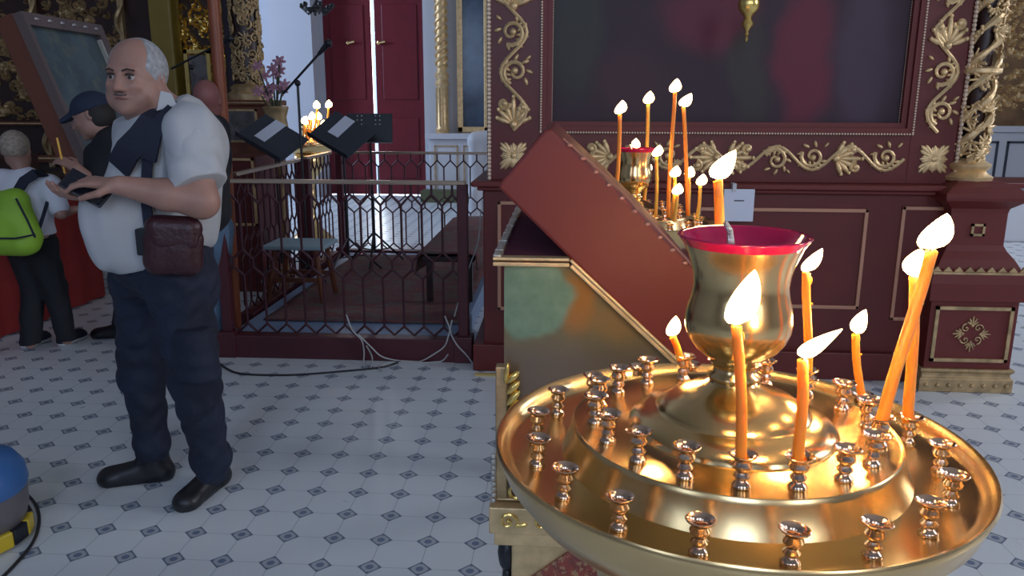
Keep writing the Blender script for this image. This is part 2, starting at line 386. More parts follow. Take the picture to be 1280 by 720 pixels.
def sdf_mesh(prims, vox=0.006, cuts=(), ripple=None):
    lo = np.full(3, 1e9); hi = -lo; bb = []
    for p in prims:
        if p[0] == 'c':
            r = max(p[3], p[4]); 
            if p[6] is not None: r *= max(1, p[6][1])
            l = np.minimum(p[1], p[2]) - r; h = np.maximum(p[1], p[2]) + r; kk = p[5]; op = p[7]
        else:
            r = max(p[2]); l = np.array(p[1]) - r; h = np.array(p[1]) + r; kk = p[3]; op = p[5]
        bb.append((l - kk - 2 * vox, h + kk + 2 * vox))
        if op == 'add': lo = np.minimum(lo, l); hi = np.maximum(hi, h)
    lo = lo - 3 * vox; hi = hi + 3 * vox
    n = np.ceil((hi - lo) / vox).astype(int) + 1
    F = np.full(n, 0.2, np.float64)
    ax = [lo[i] + vox * np.arange(n[i]) for i in range(3)]
    for p, (l, h) in zip(prims, bb):
        i0 = np.clip(np.floor((l - lo) / vox).astype(int), 0, n); i1 = np.clip(np.ceil((h - lo) / vox).astype(int) + 1, 0, n)
        if (i1 <= i0).any(): continue
        sl = tuple(slice(i0[i], i1[i]) for i in range(3))
        G = np.stack(np.meshgrid(*[ax[i][sl[i]] for i in range(3)], indexing='ij'), -1); P = G.reshape(-1, 3)
        if p[0] == 'c': d = _cone(P, p[1], p[2], p[3], p[4], p[6]); k, op = p[5], p[7]
        else: d = _ell(P, p[1], p[2], p[4]); k, op = p[3], p[5]
        d = d.reshape(G.shape[:3]); f = F[sl]; k = max(k, 1e-5)
        if op == 'add': hh = np.maximum(k - np.abs(f - d), 0) / k; F[sl] = np.minimum(f, d) - hh * hh * k * 0.25
        else: hh = np.maximum(k - np.abs(f + d), 0) / k; F[sl] = np.maximum(f, -d) + hh * hh * k * 0.25
    if ripple is not None or cuts:
        G = np.stack(np.meshgrid(*ax, indexing='ij'), -1)
        if ripple is not None: F = F + ripple(G)
        for (c, nn) in cuts:                       # keep the side where (p-c).n < 0
            nn = np.array(nn, float); nn /= np.linalg.norm(nn)
            F = np.maximum(F, (G - np.array(c, float)) @ nn)
    F[0] = F[-1] = 0.2; F[:, 0] = F[:, -1] = 0.2; F[:, :, 0] = F[:, :, -1] = 0.2
    S = F < 0
    c8 = np.zeros(tuple(n - 1), int)
    for dx in (0, 1):
        for dy in (0, 1):
            for dz in (0, 1): c8 += S[dx:n[0] - 1 + dx, dy:n[1] - 1 + dy, dz:n[2] - 1 + dz]
    act = np.argwhere((c8 > 0) & (c8 < 8)); idx = -np.ones(tuple(n - 1), int); idx[tuple(act.T)] = np.arange(len(act))
    acc = np.zeros((len(act), 3)); cnt = np.zeros(len(act))
    corners = [(0, 0, 0), (1, 0, 0), (0, 1, 0), (1, 1, 0), (0, 0, 1), (1, 0, 1), (0, 1, 1), (1, 1, 1)]
    for i in range(8):
        for j in range(i + 1, 8):
            if sum(abs(a - b) for a, b in zip(corners[i], corners[j])) != 1: continue
            A = act + corners[i]; B = act + corners[j]; fa = F[tuple(A.T)]; fb = F[tuple(B.T)]
            mk = (fa < 0) != (fb < 0); t = fa[mk] / (fa[mk] - fb[mk])
            acc[mk] += A[mk] + t[:, None] * (B[mk] - A[mk]); cnt[mk] += 1
    V = lo + vox * acc / cnt[:, None]
    faces = []
    for a in range(3):
        b, c = (a + 1) % 3, (a + 2) % 3
        sh = [slice(None)] * 3; sh2 = [slice(None)] * 3; sh[a] = slice(0, -1); sh2[a] = slice(1, None)
        e = np.argwhere(S[tuple(sh)] != S[tuple(sh2)])
        e = e[(e[:, b] > 0) & (e[:, c] > 0)]
        ob = np.zeros(3, int); ob[b] = 1; oc = np.zeros(3, int); oc[c] = 1
        q = np.stack([idx[tuple((e - ob - oc).T)], idx[tuple((e - oc).T)], idx[tuple(e.T)], idx[tuple((e - ob).T)]], 1)
        faces.append(q)
    faces = np.concatenate(faces); faces = faces[(faces >= 0).all(1)]
    m = MB(); m.v = [tuple(v) for v in V]; m.f = [tuple(int(i) for i in q) for q in faces]
    return m
def sdf(name, prims, m, parent, vox=0.006, cuts=(), ripple=None):
    base = parent.location if parent is not None else Vector((0, 0, 0))
    mb = sdf_mesh(prims, vox, cuts, ripple)
    b = np.array(base); mb.v = [tuple(np.array(v) - b) for v in mb.v]
    o = make(name, mb, m, parent, True, ang=180); return o
def wrinkle(amp, freq, seed=0):
    rng = np.random.RandomState(seed); K = rng.normal(size=(5, 3)) * freq; ph = rng.rand(5) * 6
    def f(G): return amp * sum(np.sin(G @ K[i] + ph[i] + 1.3 * np.sin(G @ K[(i + 1) % 5] * 0.5)) for i in range(5)) / 2.2
    return f

# ================================================================== THE SETTING
ROOM = dict(x0=-8.0, x1=8.0, y0=-4.0, y1=13.4, h=6.6)
struct('floor', MB().box(-8.2, 8.2, -4.2, 13.6, -0.1, 0.0), FLOOR)
struct('ceiling', MB().box(-8.2, 8.2, -4.2, 13.6, 6.6, 6.8), PLASTER_D)
def wall_with_windows(axis, pos, a0, a1, wins, z0, z1):
    m = MB(); t = 0.25; edges = sorted(wins)
    def bx(u0, u1, za, zb):
        if axis == 'x': m.box(pos - t / 2, pos + t / 2, u0, u1, za, zb)
        else: m.box(u0, u1, pos - t / 2, pos + t / 2, za, zb)
    cur = a0
    for c in edges: bx(cur, c - 0.8, 0, 6.6); bx(c - 0.8, c + 0.8, 0, z0); bx(c - 0.8, c + 0.8, z1, 6.6); cur = c + 0.8
    bx(cur, a1, 0, 6.6); return m
struct('wall_back', wall_with_windows('y', -4.12, -8.2, 8.2, (-3.6, 0, 3.6), 2.0, 4.8), PLASTER)
struct('wall_right', wall_with_windows('x', 8.12, -4.2, 13.6, (2.2, 6.8), 2.2, 5.0), PLASTER)
struct('wall_left', wall_with_windows('x', -8.12, -4.2, 13.6, (10.3,), 2.2, 5.0), PLASTER)
wn = 0  # frames of unseen windows, added where the daylight lamps stand
for axis, pos, c, z0, z1 in (('y', -4.12, -3.6, 2.0, 4.8), ('y', -4.12, 0, 2.0, 4.8), ('y', -4.12, 3.6, 2.0, 4.8), ('x', 8.12, 2.2, 2.2, 5.0), ('x', 8.12, 6.8, 2.2, 5.0), ('x', -8.12, 10.3, 2.2, 5.0)):
    wn += 1; m = MB()
    for u0, u1, za, zb in ((c - 0.8, c - 0.73, z0, z1), (c + 0.73, c + 0.8, z0, z1), (c - 0.03, c + 0.03, z0, z1), (c - 0.8, c + 0.8, z0, z0 + 0.07), (c - 0.8, c + 0.8, z1 - 0.07, z1), (c - 0.8, c + 0.8, (z0 + z1) / 2 - 0.03, (z0 + z1) / 2 + 0.03)):
        if axis == 'y': m.box(u0, u1, pos - 0.04, pos + 0.04, za, zb)
        else: m.box(pos - 0.04, pos + 0.04, u0, u1, za, zb)
    struct('added_unseen_window_%d' % wn, m, WHITE_P)
# far wall with the door opening
m = MB(); DX0, DX1, DH = -3.98, -2.30, 3.42; WY = 13.3
m.box(-8.2, DX0, WY, WY + 0.25, 0, 6.6).box(DX1, 8.2, WY, WY + 0.25, 0, 6.6).box(DX0, DX1, WY, WY + 0.25, DH, 6.6)
struct('wall_far', m, PLASTER)
# white pier beside the door, near side (left)
struct('trim_1', MB().box(-4.75, -4.05, 12.9, 13.3, 0, 6.6), PLASTER)
struct('trim_2', MB().box(-2.28, -1.72, 13.05, 13.3, 0, 6.6), WHITE_P)
d = tag(bpy.data.objects.new('door_1', None), kind='structure'); COL.objects.link(d); d.location = (DX0, 13.3, 0)
leaf = MB().box(0, 0.80, 0.0, 0.06, 0.02, DH - 0.02)
for zz in ((0.3, 1.3), (1.6, 3.1)):
    leaf.box(0.12, 0.68, -0.02, 0.01, zz[0], zz[1])
make('door_leaf', leaf, DOOR_R, d, False, 0.01)
leaf2 = MB().box(0.855, 1.68, 0.0, 0.06, 0.02, DH - 0.02)
for zz in ((0.3, 1.3), (1.6, 3.1)):
    leaf2.box(0.98, 1.56, -0.02, 0.01, zz[0], zz[1])
make('door_leaf', leaf2, DOOR_R, d, False, 0.01)
for x in (0.42, 0.93): make('door_handle', MB().tube([(x, -0.05, 2.5), (x + 0.12, -0.08, 2.52)], 0.02).ball((x, -0.05, 2.5), 0.035), BRASS, d)
# sunlit outdoors seen through the slit of the door, and its light on the floor
area('daylight_door', (-3.15, 14.2, 2.0), (-3.15, 12.0, 0.6), 0.9, 3.0, 260, (0.85, 0.92, 1.0))

# ================================================================== PRAYER CANDLE STANDS
def cup_mb(n=20):
    pr = [(0.0095, 0), (0.0105, 0.002), (0.0085, 0.005), (0.0052, 0.008), (0.0085, 0.0115), (0.0092, 0.0135), (0.0058, 0.0175), (0.006, 0.019), (0.0098, 0.0225), (0.0108, 0.0265), (0.0085, 0.0305),
          (0.0095, 0.033), (0.0150, 0.0365), (0.0158, 0.0382), (0.0150, 0.0388), (0.0090, 0.0360), (0.0070, 0.031), (0.0070, 0.022)]
    return MB().lathe(pr, n)
CUP_R, CUP_R2 = 0.253, 0.174
TOP = 1.0605
def build_stand(label, loc):
    t = thing('candle_stand', label, 'candle stand', loc)
    tray = MB().lathe([(0.05, 1.035), (0.16, 1.005), (0.215, 0.985), (0.265, 1.01), (0.291, 1.045), (0.301, 1.072), (0.3035, 1.079), (0.301, 1.083), (0.296, 1.081), (0.291, 1.072), (0.286, 1.0640), (0.279, 1.0610), (0.222, 1.0605), (0.2165, 1.0605)], 128, cap=False)
    make('outer_tray', tray, BRASS, t, ang=60)
    inner = MB().lathe([(0.2165, 1.0605), (0.2140, 1.066), (0.2075, 1.082), (0.2045, 1.095), (0.2035, 1.1005), (0.2018, 1.1025), (0.2000, 1.1015), (0.1975, 1.1005), (0.132, 1.1005), (0.13, 1.1012)], 128, cap=False)
    make('inner_tray', inner, BRASS, t, ang=60)
    dome = MB().lathe([(0.131, 1.100), (0.130, 1.104), (0.126, 1.109), (0.118, 1.115), (0.106, 1.120), (0.099, 1.122), (0.095, 1.1235), (0.093, 1.1265), (0.089, 1.130), (0.080, 1.1365), (0.064, 1.1445), (0.048, 1.1505), (0.036, 1.156), (0.031, 1.160)], 96, cap=False)
    make('dome_foot', dome, BRASS_VASE, t, ang=60)
    vase = MB().lathe([(0.031, 1.158), (0.028, 1.162), (0.033, 1.166), (0.033, 1.170), (0.027, 1.174), (0.026, 1.180), (0.031, 1.184), (0.033, 1.187), (0.030, 1.190), (0.040, 1.196), (0.050, 1.204), (0.059, 1.216), (0.0645, 1.230), (0.0655, 1.243),
                       (0.0635, 1.258), (0.0595, 1.273), (0.0575, 1.287), (0.059, 1.301), (0.0625, 1.314), (0.067, 1.326), (0.070, 1.333), (0.0715, 1.337), (0.070, 1.3385), (0.064, 1.330), (0.058, 1.31)], 64, cap=False)
    make('vase', vase, BRASS_VASE, t, ang=60)
    gl = MB().lathe([(0.002, 1.300), (0.035, 1.302), (0.052, 1.312), (0.064, 1.326), (0.0725, 1.338), (0.0785, 1.3455), (0.0800, 1.3475), (0.0785, 1.3490), (0.0755, 1.3465), (0.068, 1.3365), (0.058, 1.325), (0.040, 1.3155), (0.002, 1.3145)], 64, cap=False)
    gobj = make('ruby_glass_bowl', gl, RUBY, t, ang=180)
    make('float_wick', MB().tube([(-0.012, 0.01, 1.314), (-0.013, 0.01, 1.333), (-0.016, 0.008, 1.352), (-0.022, 0.008, 1.362)], [0.006, 0.005, 0.004, 0.003]).lathe([(0.001, 1.3165), (0.014, 1.317), (0.014, 1.320), (0.001, 1.3205)], 16), SILVER, t)
    col = MB().lathe([(0.055, 1.04), (0.12, 1.0), (0.155, 0.955), (0.168, 0.90), (0.160, 0.83), (0.12, 0.76), (0.075, 0.70), (0.055, 0.62), (0.06, 0.52), (0.075, 0.50), (0.055, 0.47), (0.05, 0.30), (0.07, 0.22), (0.13, 0.12), (0.20, 0.06), (0.23, 0.03), (0.235, 0.0)], 64)
    make('pedestal', col, BRASS, t, ang=60)
    cme = None
    for ring, (R_, z, n, a0) in enumerate(((CUP_R, TOP, 18, -148.0), (CUP_R2, 1.1005, 18, -138.0))):
        for i in range(n):
            a = math.radians(a0 + 360.0 / n * i)
            if cme is None: c = make('candle_cup', cup_mb(), CUPM, t, ang=60); cme = c.data
            else: c = bpy.data.objects.new('candle_cup', cme); COL.objects.link(c); c.parent = t
            c.location = (R_ * math.cos(a), R_ * math.sin(a), z); c.rotation_euler = (random.uniform(-.05, .05), random.uniform(-.05, .05), a)
    return t
SX, SY = 0.222, 0.963
stand = build_stand('large polished brass candle stand in the foreground with two rings of candle cups', (SX, SY, 0))
def cup_pos(ring, ang):
    R_, z, n, a0 = ((CUP_R, TOP, 18, -148.0), (CUP_R2, 1.1005, 18, -138.0))[ring]
    k = round((ang - a0) / (360.0 / n)); a = math.radians(a0 + 360.0 / n * k)
    return Vector((SX + R_ * math.cos(a), SY + R_ * math.sin(a), z + 0.022))

def flame_mb(L, W, lean, n=14, seed=0):
    """teardrop flame bent by the draught: lean = sideways shift of the tip (x, y)"""
    m = MB(); rings = []; K = 12; L *= 1.15; W *= 1.25
    for j in range(K + 1):
        t = j / K; r = W * (math.sin(PI * min(1, t ** 0.62)) ** 0.75) * (1.0 if t < 1 else 0)
        r = max(r, 0.0004); s_ = t ** 1.5
        cx, cy, cz = lean[0] * s_, lean[1] * s_, L * t
        rings.append([(cx + r * math.cos(2 * PI * i / n), cy + r * math.sin(2 * PI * i / n) * 0.8, cz + 0.25 * r * math.sin(2 * PI * i / n + seed)) for i in range(n)])
    m.loft(rings, n); return m
def candle(base, top, r, fl, label, group=None, wax=WAX, fmat=FLAME, light=0.0, drip=True, n=12):
    base = Vector(base); top = Vector(top)
    t = thing('candle', label, 'candle', base, group=group)
    v = top - base; K = 14; pts = []; rs = []
    for j in range(K + 1):
        s_ = j / K; pts.append(v * s_ + Vector((math.sin(s_ * 5 + base.x * 90) * r * 0.25, 0, 0))); rs.append(r * (1.04 - 0.12 * s_) * (1 + 0.03 * math.sin(j * 2.3)))
    pts.append(v * 1.004); rs.append(r * 0.62)
    m = MB().tube(pts, rs, n)
    if drip: m.ball(v * 0.93 + Vector((r * 0.8, 0, 0)), (r * 0.35, r * 0.35, r * 0.9)); m.ball(v * 0.72 + Vector((r * 0.9, -r * 0.2, 0)), r * 0.3)
    make('wax_stick', m, wax, t, ang=180)
    make('wick', MB().tube([v, v + Vector((0.0, 0, 0.006)), v + Vector((0.0025, 0, 0.011))], 0.0011, 6), WICK, t)
    L, W, lx, ly = fl
    f = make('flame', flame_mb(L, W, (lx, ly), seed=base.x * 40), fmat, t, ang=180); f.location = v + Vector((0.001, 0, 0.002))
    if light:
        l = bpy.data.lights.new('candle_light', 'POINT'); l.energy = light; l.color = (1.0, 0.58, 0.24); l.shadow_soft_size = 0.012
        lo_ = bpy.data.objects.new('candle_light', l); COL.objects.link(lo_); lo_.parent = t; lo_.location = v + Vector((lx * 0.4, ly * 0.4 - 0.0, L * 0.55))
    return t
CL = 4.0
def to_px(p):
    d = np.array(p) - CC; w_ = d @ CW; return 640 + FPX * (d @ CR) / w_, 360 - FPX * (d @ CU) / w_
CUPS = []
for R_, z, n, a0 in ((CUP_R, TOP, 18, -148.0), (CUP_R2, 1.1005, 18, -138.0)):
    for i in range(n):
        a = math.radians(a0 + 360.0 / n * i); CUPS.append(Vector((SX + R_ * math.cos(a), SY + R_ * math.sin(a), z + 0.022)))
USED = set()
def place(bx_, by_, px_, py_, r, fl, label, dy=0.0, **kw):
    k = min((q for q in range(len(CUPS)) if q not in USED), key=lambda q: (to_px(CUPS[q])[0] - bx_) ** 2 + (to_px(CUPS[q])[1] - by_) ** 2); USED.add(k)
    b = CUPS[k]; tp = at(px_, py_, b.y + dy); print('candle', label[:30], 'cup at', [round(v) for v in to_px(b)], 'want', bx_, by_)
    return candle(b, tp, r, fl, label, light=CL, **kw)
place(934, 572, 922, 408, 0.0060, (0.050, 0.0135, 0.012, 0), 'tall orange candle in front of the brass vase, leftmost of the near pair')
place(1000, 572, 1003, 450, 0.0062, (0.028, 0.0085, 0.036, 0), 'short lit candle with melted pale tip, right of the vase and nearest the viewer')
place(1105, 521, 1163, 314, 0.0072, (0.036, 0.0145, 0.012, 0), 'thick orange candle leaning right across its upright neighbour')
place(1129, 520, 1143, 346, 0.0070, (0.030, 0.0140, 0.003, 0), 'upright thick orange candle crossed by the leaning one')
place(1068, 495, 1069, 418, 0.0058, (0.030, 0.0085, 0.010, 0), 'small upright candle burning at the right rear of the tray, against the dark red base')
place(998, 458, 1009, 341, 0.0062, (0.028, 0.0095, 0.016, 0), 'slender tall candle rising behind the right side of the vase')
place(845, 446, 840, 421, 0.0055, (0.026, 0.0085, 0.003, 0), 'shortest candle stub at the left rear beside the lectern slope')
place(899, 443, 896, 226, 0.0075, (0.036, 0.0125, 0.022, 0), 'long candle standing behind the red glass bowl')

# middle stand and far stand (copies)
MSX, MSY = 0.385, 3.0
def copy_stand(label, loc, rz):
    c = copy_tree(stand); c['label'] = label; c.location = loc; c.rotation_euler = (0, 0, rz); return c
stand2 = copy_stand('brass candle stand behind the lectern, close to the big painting', (MSX - 0.12, MSY, 0), 0.4)
stand2.location = (at(795, 178, MSY).x - 0.0, MSY, 0.0)
M2 = Vector(stand2.location)
def free_candle(Yb, bx_, tx_, ty_, r, fl, label, ring_z=1.09, light=0.8, group=None, wax=WAX):
    top = at(tx_, ty_, Yb); bot = at(bx_, 250, Yb); bot.z = ring_z + 0.02; return candle(bot, top, r, fl, label, group=group, wax=wax, fmat=FLAME_FAR, light=light, drip=False, n=8)
mid = [(2.82, 770, 775, 143, 'leftmost tall candle on the stand behind the lectern'), (3.12, 806, 810, 130, 'tall yellow candle just right of the small red glass bowl'),
       (2.86, 836, 843, 116, 'tallest candle on the stand behind the lectern'), (2.90, 862, 854, 134, 'tall candle with a wind-blown flame before the gold scrollwork')]
for i, (Yb, b_, t_, y_, lab) in enumerate(mid):
    free_candle(Yb, b_, t_, y_, 0.0075, (0.040, 0.017, 0.025 if i == 3 else 0.006, 0), lab, wax=WAX_Y if i == 1 else WAX)
sh = [(2.84, 821, 821, 196, 'medium thin candle right of the small brass vase'), (2.76, 843, 843, 222, 'short candle at the front left of the rear tray group'), (2.92, 862, 861, 222, 'short candle in the middle of the rear tray group'),
      (2.82, 873, 876, 232, 'stubby candle at the right rim of the rear tray'), (2.74, 845, 846, 244, 'lowest candle stub with a bright flame on the rear tray'), (3.1, 806, 808, 216, 'candle stub close against the small brass vase')]
for i, (Yb, b_, t_, y_, lab) in enumerate(sh):
    free_candle(Yb, b_, t_, y_, 0.0065, (0.034, 0.0155, 0.006, 0), lab, light=0.6, wax=WAX_Y)
f = make('flame', flame_mb(0.03, 0.014, (0.0, 0)), FLAME_FAR, stand2, ang=180); f.location = (0, 0, 1.35)
stand3 = copy_stand('small far brass candle stand by the white wall, crowded with burning candles', (-2.84, 8.7, 0), 0.9)
for i, (px_, py_) in enumerate(((381, 152), (390, 146), (396, 132), (386, 160), (398, 146), (405, 156), (411, 131), (392, 156))):
    free_candle(8.6 + 0.03 * i, px_, px_, py_ + 4, 0.012, (0.075, 0.032, 0.0, 0), 'tiny distant candle burning on the far stand beside the white wall', light=0.5 if i % 2 else 0, group='distant candles on the far stand', wax=WAX_Y, ring_z=1.08)
f = make('flame', flame_mb(0.03, 0.014, (0, 0)), FLAME_FAR, stand3, ang=180); f.location = (0, 0, 1.35)

# ================================================================== ORNAMENT
def spiral(mb, c, r0, turns, a0, sgn, th, U, V, Nn, end=0.12):
    pts = []; rs = []; K = int(14 * turns)
    for j in range(K + 1):
        s_ = j / K; r = r0 * (1 - s_) ** 0.9 + r0 * end; a = a0 + sgn * s_ * turns * 2 * PI
        pts.append(c + U * (r * math.cos(a)) + V * (r * math.sin(a)) + Nn * th * 0.4); rs.append(th * (1 - 0.45 * s_))
    mb.tube(pts, rs, 6); mb.ball(pts[-1], th * 1.5, 8, 5)
def lobe(mb, c, ang, L, W_, H, U, V, Nn):
    d_ = U * math.cos(ang) + V * math.sin(ang); e = Nn.cross(d_)
    M = Matrix((( d_.x, e.x, Nn.x, 0), (d_.y, e.y, Nn.y, 0), (d_.z, e.z, Nn.z, 0), (0, 0, 0, 1)))
    mb.ball(c + d_ * L * 0.5, (L * 0.5, W_ * 0.5, H), 8, 5, M)
def palmette(mb, c, ang, size, U, V, Nn, n=7, spread=1.15):
    for i in range(n):
        t = (i - (n - 1) / 2) / ((n - 1) / 2); a = ang + t * spread
        L = size * (1 - 0.35 * abs(t)); lobe(mb, c + (U * math.cos(a) + V * math.sin(a)) * size * 0.08, a, L, size * 0.22, size * 0.10, U, V, Nn)
        mb.ball(c + (U * math.cos(a) + V * math.sin(a)) * L * 1.0 + Nn * size * 0.04, size * 0.085, 6, 4)
    mb.ball(c, (size * 0.16,) * 3, 8, 5)
def scroll_strip(mb, p0, p1, width, Nn, unit=None, phase=0):
    """acanthus scrollwork: alternating spirals with fan leaves between p0 and p1"""
    U = (p1 - p0); L = U.length; U.normalize(); V = Nn.cross(U).normalized(); unit = unit or width * 1.05
    n = max(1, round(L / unit)); unit = L / n; th = width * 0.072
    for i in range(n):
        sg = 1 if (i + phase) % 2 == 0 else -1; c = p0 + U * (unit * (i + 0.5))
        kind = (i + phase) % 3
        if kind == 0:
            palmette(mb, c - U * unit * 0.35, 0, unit * 0.72, U, V, Nn, 7, 1.2)
            spiral(mb, c + U * unit * 0.2 + V * sg * width * 0.28, width * 0.17, 1.1, -PI / 2 * sg, -sg, th, U, V, Nn)
            spiral(mb, c + U * unit * 0.1 - V * sg * width * 0.30, width * 0.15, 1.0, PI / 2 * sg, sg, th * 0.9, U, V, Nn)
        else:
            spiral(mb, c + V * sg * width * 0.06, width * 0.34, 1.35, PI - 0.4, sg, th, U, V, Nn)
            for q in range(7):
                aq = q * 0.75 + (1.2 if sg > 0 else 4.2); rc = c + V * sg * width * 0.06; lobe(mb, rc + (U * math.cos(aq) + V * math.sin(aq)) * width * 0.30, aq + 0.7 * sg, width * 0.25, width * 0.12, th * 1.0, U, V, Nn)
            for q in range(5):
                a = -1.2 * sg + q * 0.55 * sg; lobe(mb, c - V * sg * width * 0.28 + U * unit * (-0.38 + 0.17 * q), (PI / 2 - 0.5) * sg + 0.35 * q * sg, width * 0.24, width * 0.10, th * 1.1, U, V, Nn)
            lobe(mb, c + U * unit * 0.3 + V * sg * width * 0.35, 0.9 * sg, width * 0.22, width * 0.1, th, U, V, Nn)
        pts = [p0 + U * (unit * i + unit * s_ / 6) - V * sg * width * 0.38 * math.sin(PI * s_ / 6) + Nn * th * 0.4 for s_ in range(7)]
        mb.tube(pts, th * 0.8, 6)
def beads(mb, p0, p1, r, step, sq=1.0):
    v = p1 - p0; n = max(1, int(v.length / step))
    for i in range(n + 1): mb.ball(p0 + v * (i / n), (r, r * 0.8, r * sq), 6, 4)
def carved_relief(mb, w_, h_, dep, seed, M, cell=0.012, freq=26, thr=0.0):
    """pierced foliage relief: height field that dives below the board between the scrolls"""
    nx = max(4, int(w_ / cell)); nz = max(4, int(h_ / cell)); rng = np.random.RandomState(seed)
    X, Z = np.meshgrid(np.linspace(0, w_, nx), np.linspace(0, h_, nz), indexing='ij'); Hh = np.full(X.shape, -1.0)
    area_ = w_ * h_; cnt = int(area_ / (0.085 ** 2)) + 3
    for _ in range(cnt):
        cx, cz = rng.rand() * w_, rng.rand() * h_; R_ = rng.uniform(0.035, 0.07); sg = rng.choice([-1, 1]); ph = rng.rand() * 6.28
        dx, dz = X - cx, Z - cz; r = np.hypot(dx, dz); a = np.arctan2(dz, dx)
        arm = np.cos(a * 1 + sg * r / R_ * 6.5 + ph); v = np.where(r < R_, arm * (1 - 0.5 * r / R_) * 1.1 + 0.15, -1)
        Hh = np.maximum(Hh, v)
    Hh = Hh * dep
    vs = [(X[i, j], -Hh[i, j], Z[i, j]) for i in range(nx) for j in range(nz)]
    fs = [(i * nz + j, (i + 1) * nz + j, (i + 1) * nz + j + 1, i * nz + j + 1) for i in range(nx - 1) for j in range(nz - 1)]
    mb.add(vs, fs, M)

# ================================================================== ICON CASE (big painting shrine)
AY = 4.38
K = thing('icon_shrine', 'huge maroon and gilt shrine holding the dark oil painting', 'icon shrine', (0.86, AY + 0.3, 0))
def L(mb): 
    mb.v = [(x - 0.86, y - AY - 0.3, z) for x, y, z in mb.v]; return mb
fx0, fx1 = -0.42, 2.105
b = MB().box(-0.44, 2.14, AY - 0.03, AY + 0.75, 0.0, 1.045).box(-0.50, 2.2, AY - 0.07, AY + 0.78, 0.0, 0.16)
make('base_cabinet', L(b), MAROON, K, False, 0.006)
b = MB().box(-0.50, 2.18, AY - 0.10, AY + 0.78, 1.068, 1.098).box(-0.47, 2.16, AY - 0.07, AY + 0.78, 1.045, 1.068)
make('ledge', L(b), MAROON_PL, K, False, 0.008)
b = MB()                                             # frame boards round the painting
b.box(fx0, -0.125, AY, AY + 0.7, 1.098, 4.1).box(1.845, fx1, AY, AY + 0.7, 1.098, 4.1).box(-0.125, 1.845, AY, AY + 0.7, 1.098, 1.362).box(-0.125, 1.845, AY, AY + 0.7, 3.8, 4.1)
make('frame_board', L(b), MAROON, K, False, 0.004)
b = MB()                                             # stepped inner moulding
for (o_, d0, d1) in ((0.0, -0.018, 0.05), (0.028, 0.0, 0.06)):
    x0, x1, z0 = -0.125 + o_, 1.845 - o_, 1.362 + o_
    b.box(x0, x0 + 0.03, AY + d0, AY + d1, z0, 3.8).box(x1 - 0.03, x1, AY + d0, AY + d1, z0, 3.8).box(x0 + 0.03, x1 - 0.03, AY + d0 + 0.0005, AY + d1, z0, z0 + 0.03)
make('inner_moulding', L(b), MAROON_PL, K, False)
make('painting', L(MB().box(-0.07, 1.79, AY + 0.035, AY + 0.05, 1.412, 3.8)), PAINT, K, False)
runs = [((x, AY - 0.012, 1.11), (x, AY - 0.012, 2.5), 0.0125, 0.0215) for x in (fx0 + 0.012, fx1 - 0.012)] + [((x, AY - 0.022, 1.37), (x, AY - 0.022, 2.5), 0.0062, 0.014) for x in (-0.125, 1.845)]
runs += [((x, AY + 0.03, 1.42), (x, AY + 0.03, 2.5), 0.0055, 0.013) for x in (-0.068, 1.788)] + [((-0.125, AY - 0.022, 1.362), (1.845, AY - 0.022, 1.362), 0.0058, 0.0145), ((-0.068, AY + 0.03, 1.415), (1.788, AY + 0.03, 1.415), 0.0052, 0.0135)]
for p_, q_, r_, st__ in runs:
    b = MB(); beads(b, Vector(p_), Vector(q_), r_, st__); make('bead_moulding', L(b), BEAD, K)
NN = Vector((0, -1, 0))
b = MB(); scroll_strip(b, Vector((-0.275, AY - 0.004, 1.372)), Vector((-0.275, AY - 0.004, 2.60)), 0.185, NN, 0.2)
make('carved_scrollwork', L(b), GOLD, K)
b = MB(); scroll_strip(b, Vector((1.975, AY - 0.004, 1.372)), Vector((1.975, AY - 0.004, 2.60)), 0.175, NN, 0.2, 1)
make('carved_scrollwork', L(b), GOLD, K)
b = MB(); scroll_strip(b, Vector((0.86, AY - 0.004, 1.232)), Vector((1.82, AY - 0.004, 1.232)), 0.165, NN, 0.19); scroll_strip(b, Vector((0.86, AY - 0.004, 1.232)), Vector((-0.10, AY - 0.004, 1.232)), 0.165, NN, 0.19)
make('carved_scrollwork', L(b), GOLD, K)
for cx in (-0.275, 1.975):                          # square acanthus rosettes in the corners
    b = MB(); c = Vector((cx, AY - 0.004, 1.232))
    for q in range(8): 
        a = q * PI / 4 + PI / 4; Ls = 0.105 if q % 2 == 0 else 0.075
        for dq in (-0.22, 0, 0.22): lobe(b, c, a + dq, Ls * (1 - abs(dq) * 0.6), 0.026, 0.010, Vector((1, 0, 0)), Vector((0, 0, 1)), NN)
    b.ball(c, (0.02, 0.014, 0.02)); make('rosette', L(b), GOLD, K)
def rect_frame(b, x0, x1, z0, z1, y, w_=0.014, d_=0.012):
    b.box(x0, x1, y - d_, y + 0.004, z1 - w_, z1).box(x0, x1, y - d_, y + 0.004, z0, z0 + w_).box(x0, x0 + w_, y - d_, y + 0.004, z0, z1).box(x1 - w_, x1, y - d_, y + 0.004, z0, z1)
PINKGOLD = mat('rosy_gilding', (0.50, 0.26, 0.17), 0.45, 0.4)
for x0, x1, z0, z1 in ((-0.36, -0.12, 0.36, 0.985), (0.0, 0.62, 0.40, 0.965), (0.74, 1.655, 0.405, 0.965), (1.83, 2.07, 0.345, 0.982)):
    b = MB(); rect_frame(b, x0, x1, z0, z1, AY - 0.03, 0.02, 0.012); make('panel_moulding', L(b), PINKGOLD, K, False, 0.003)
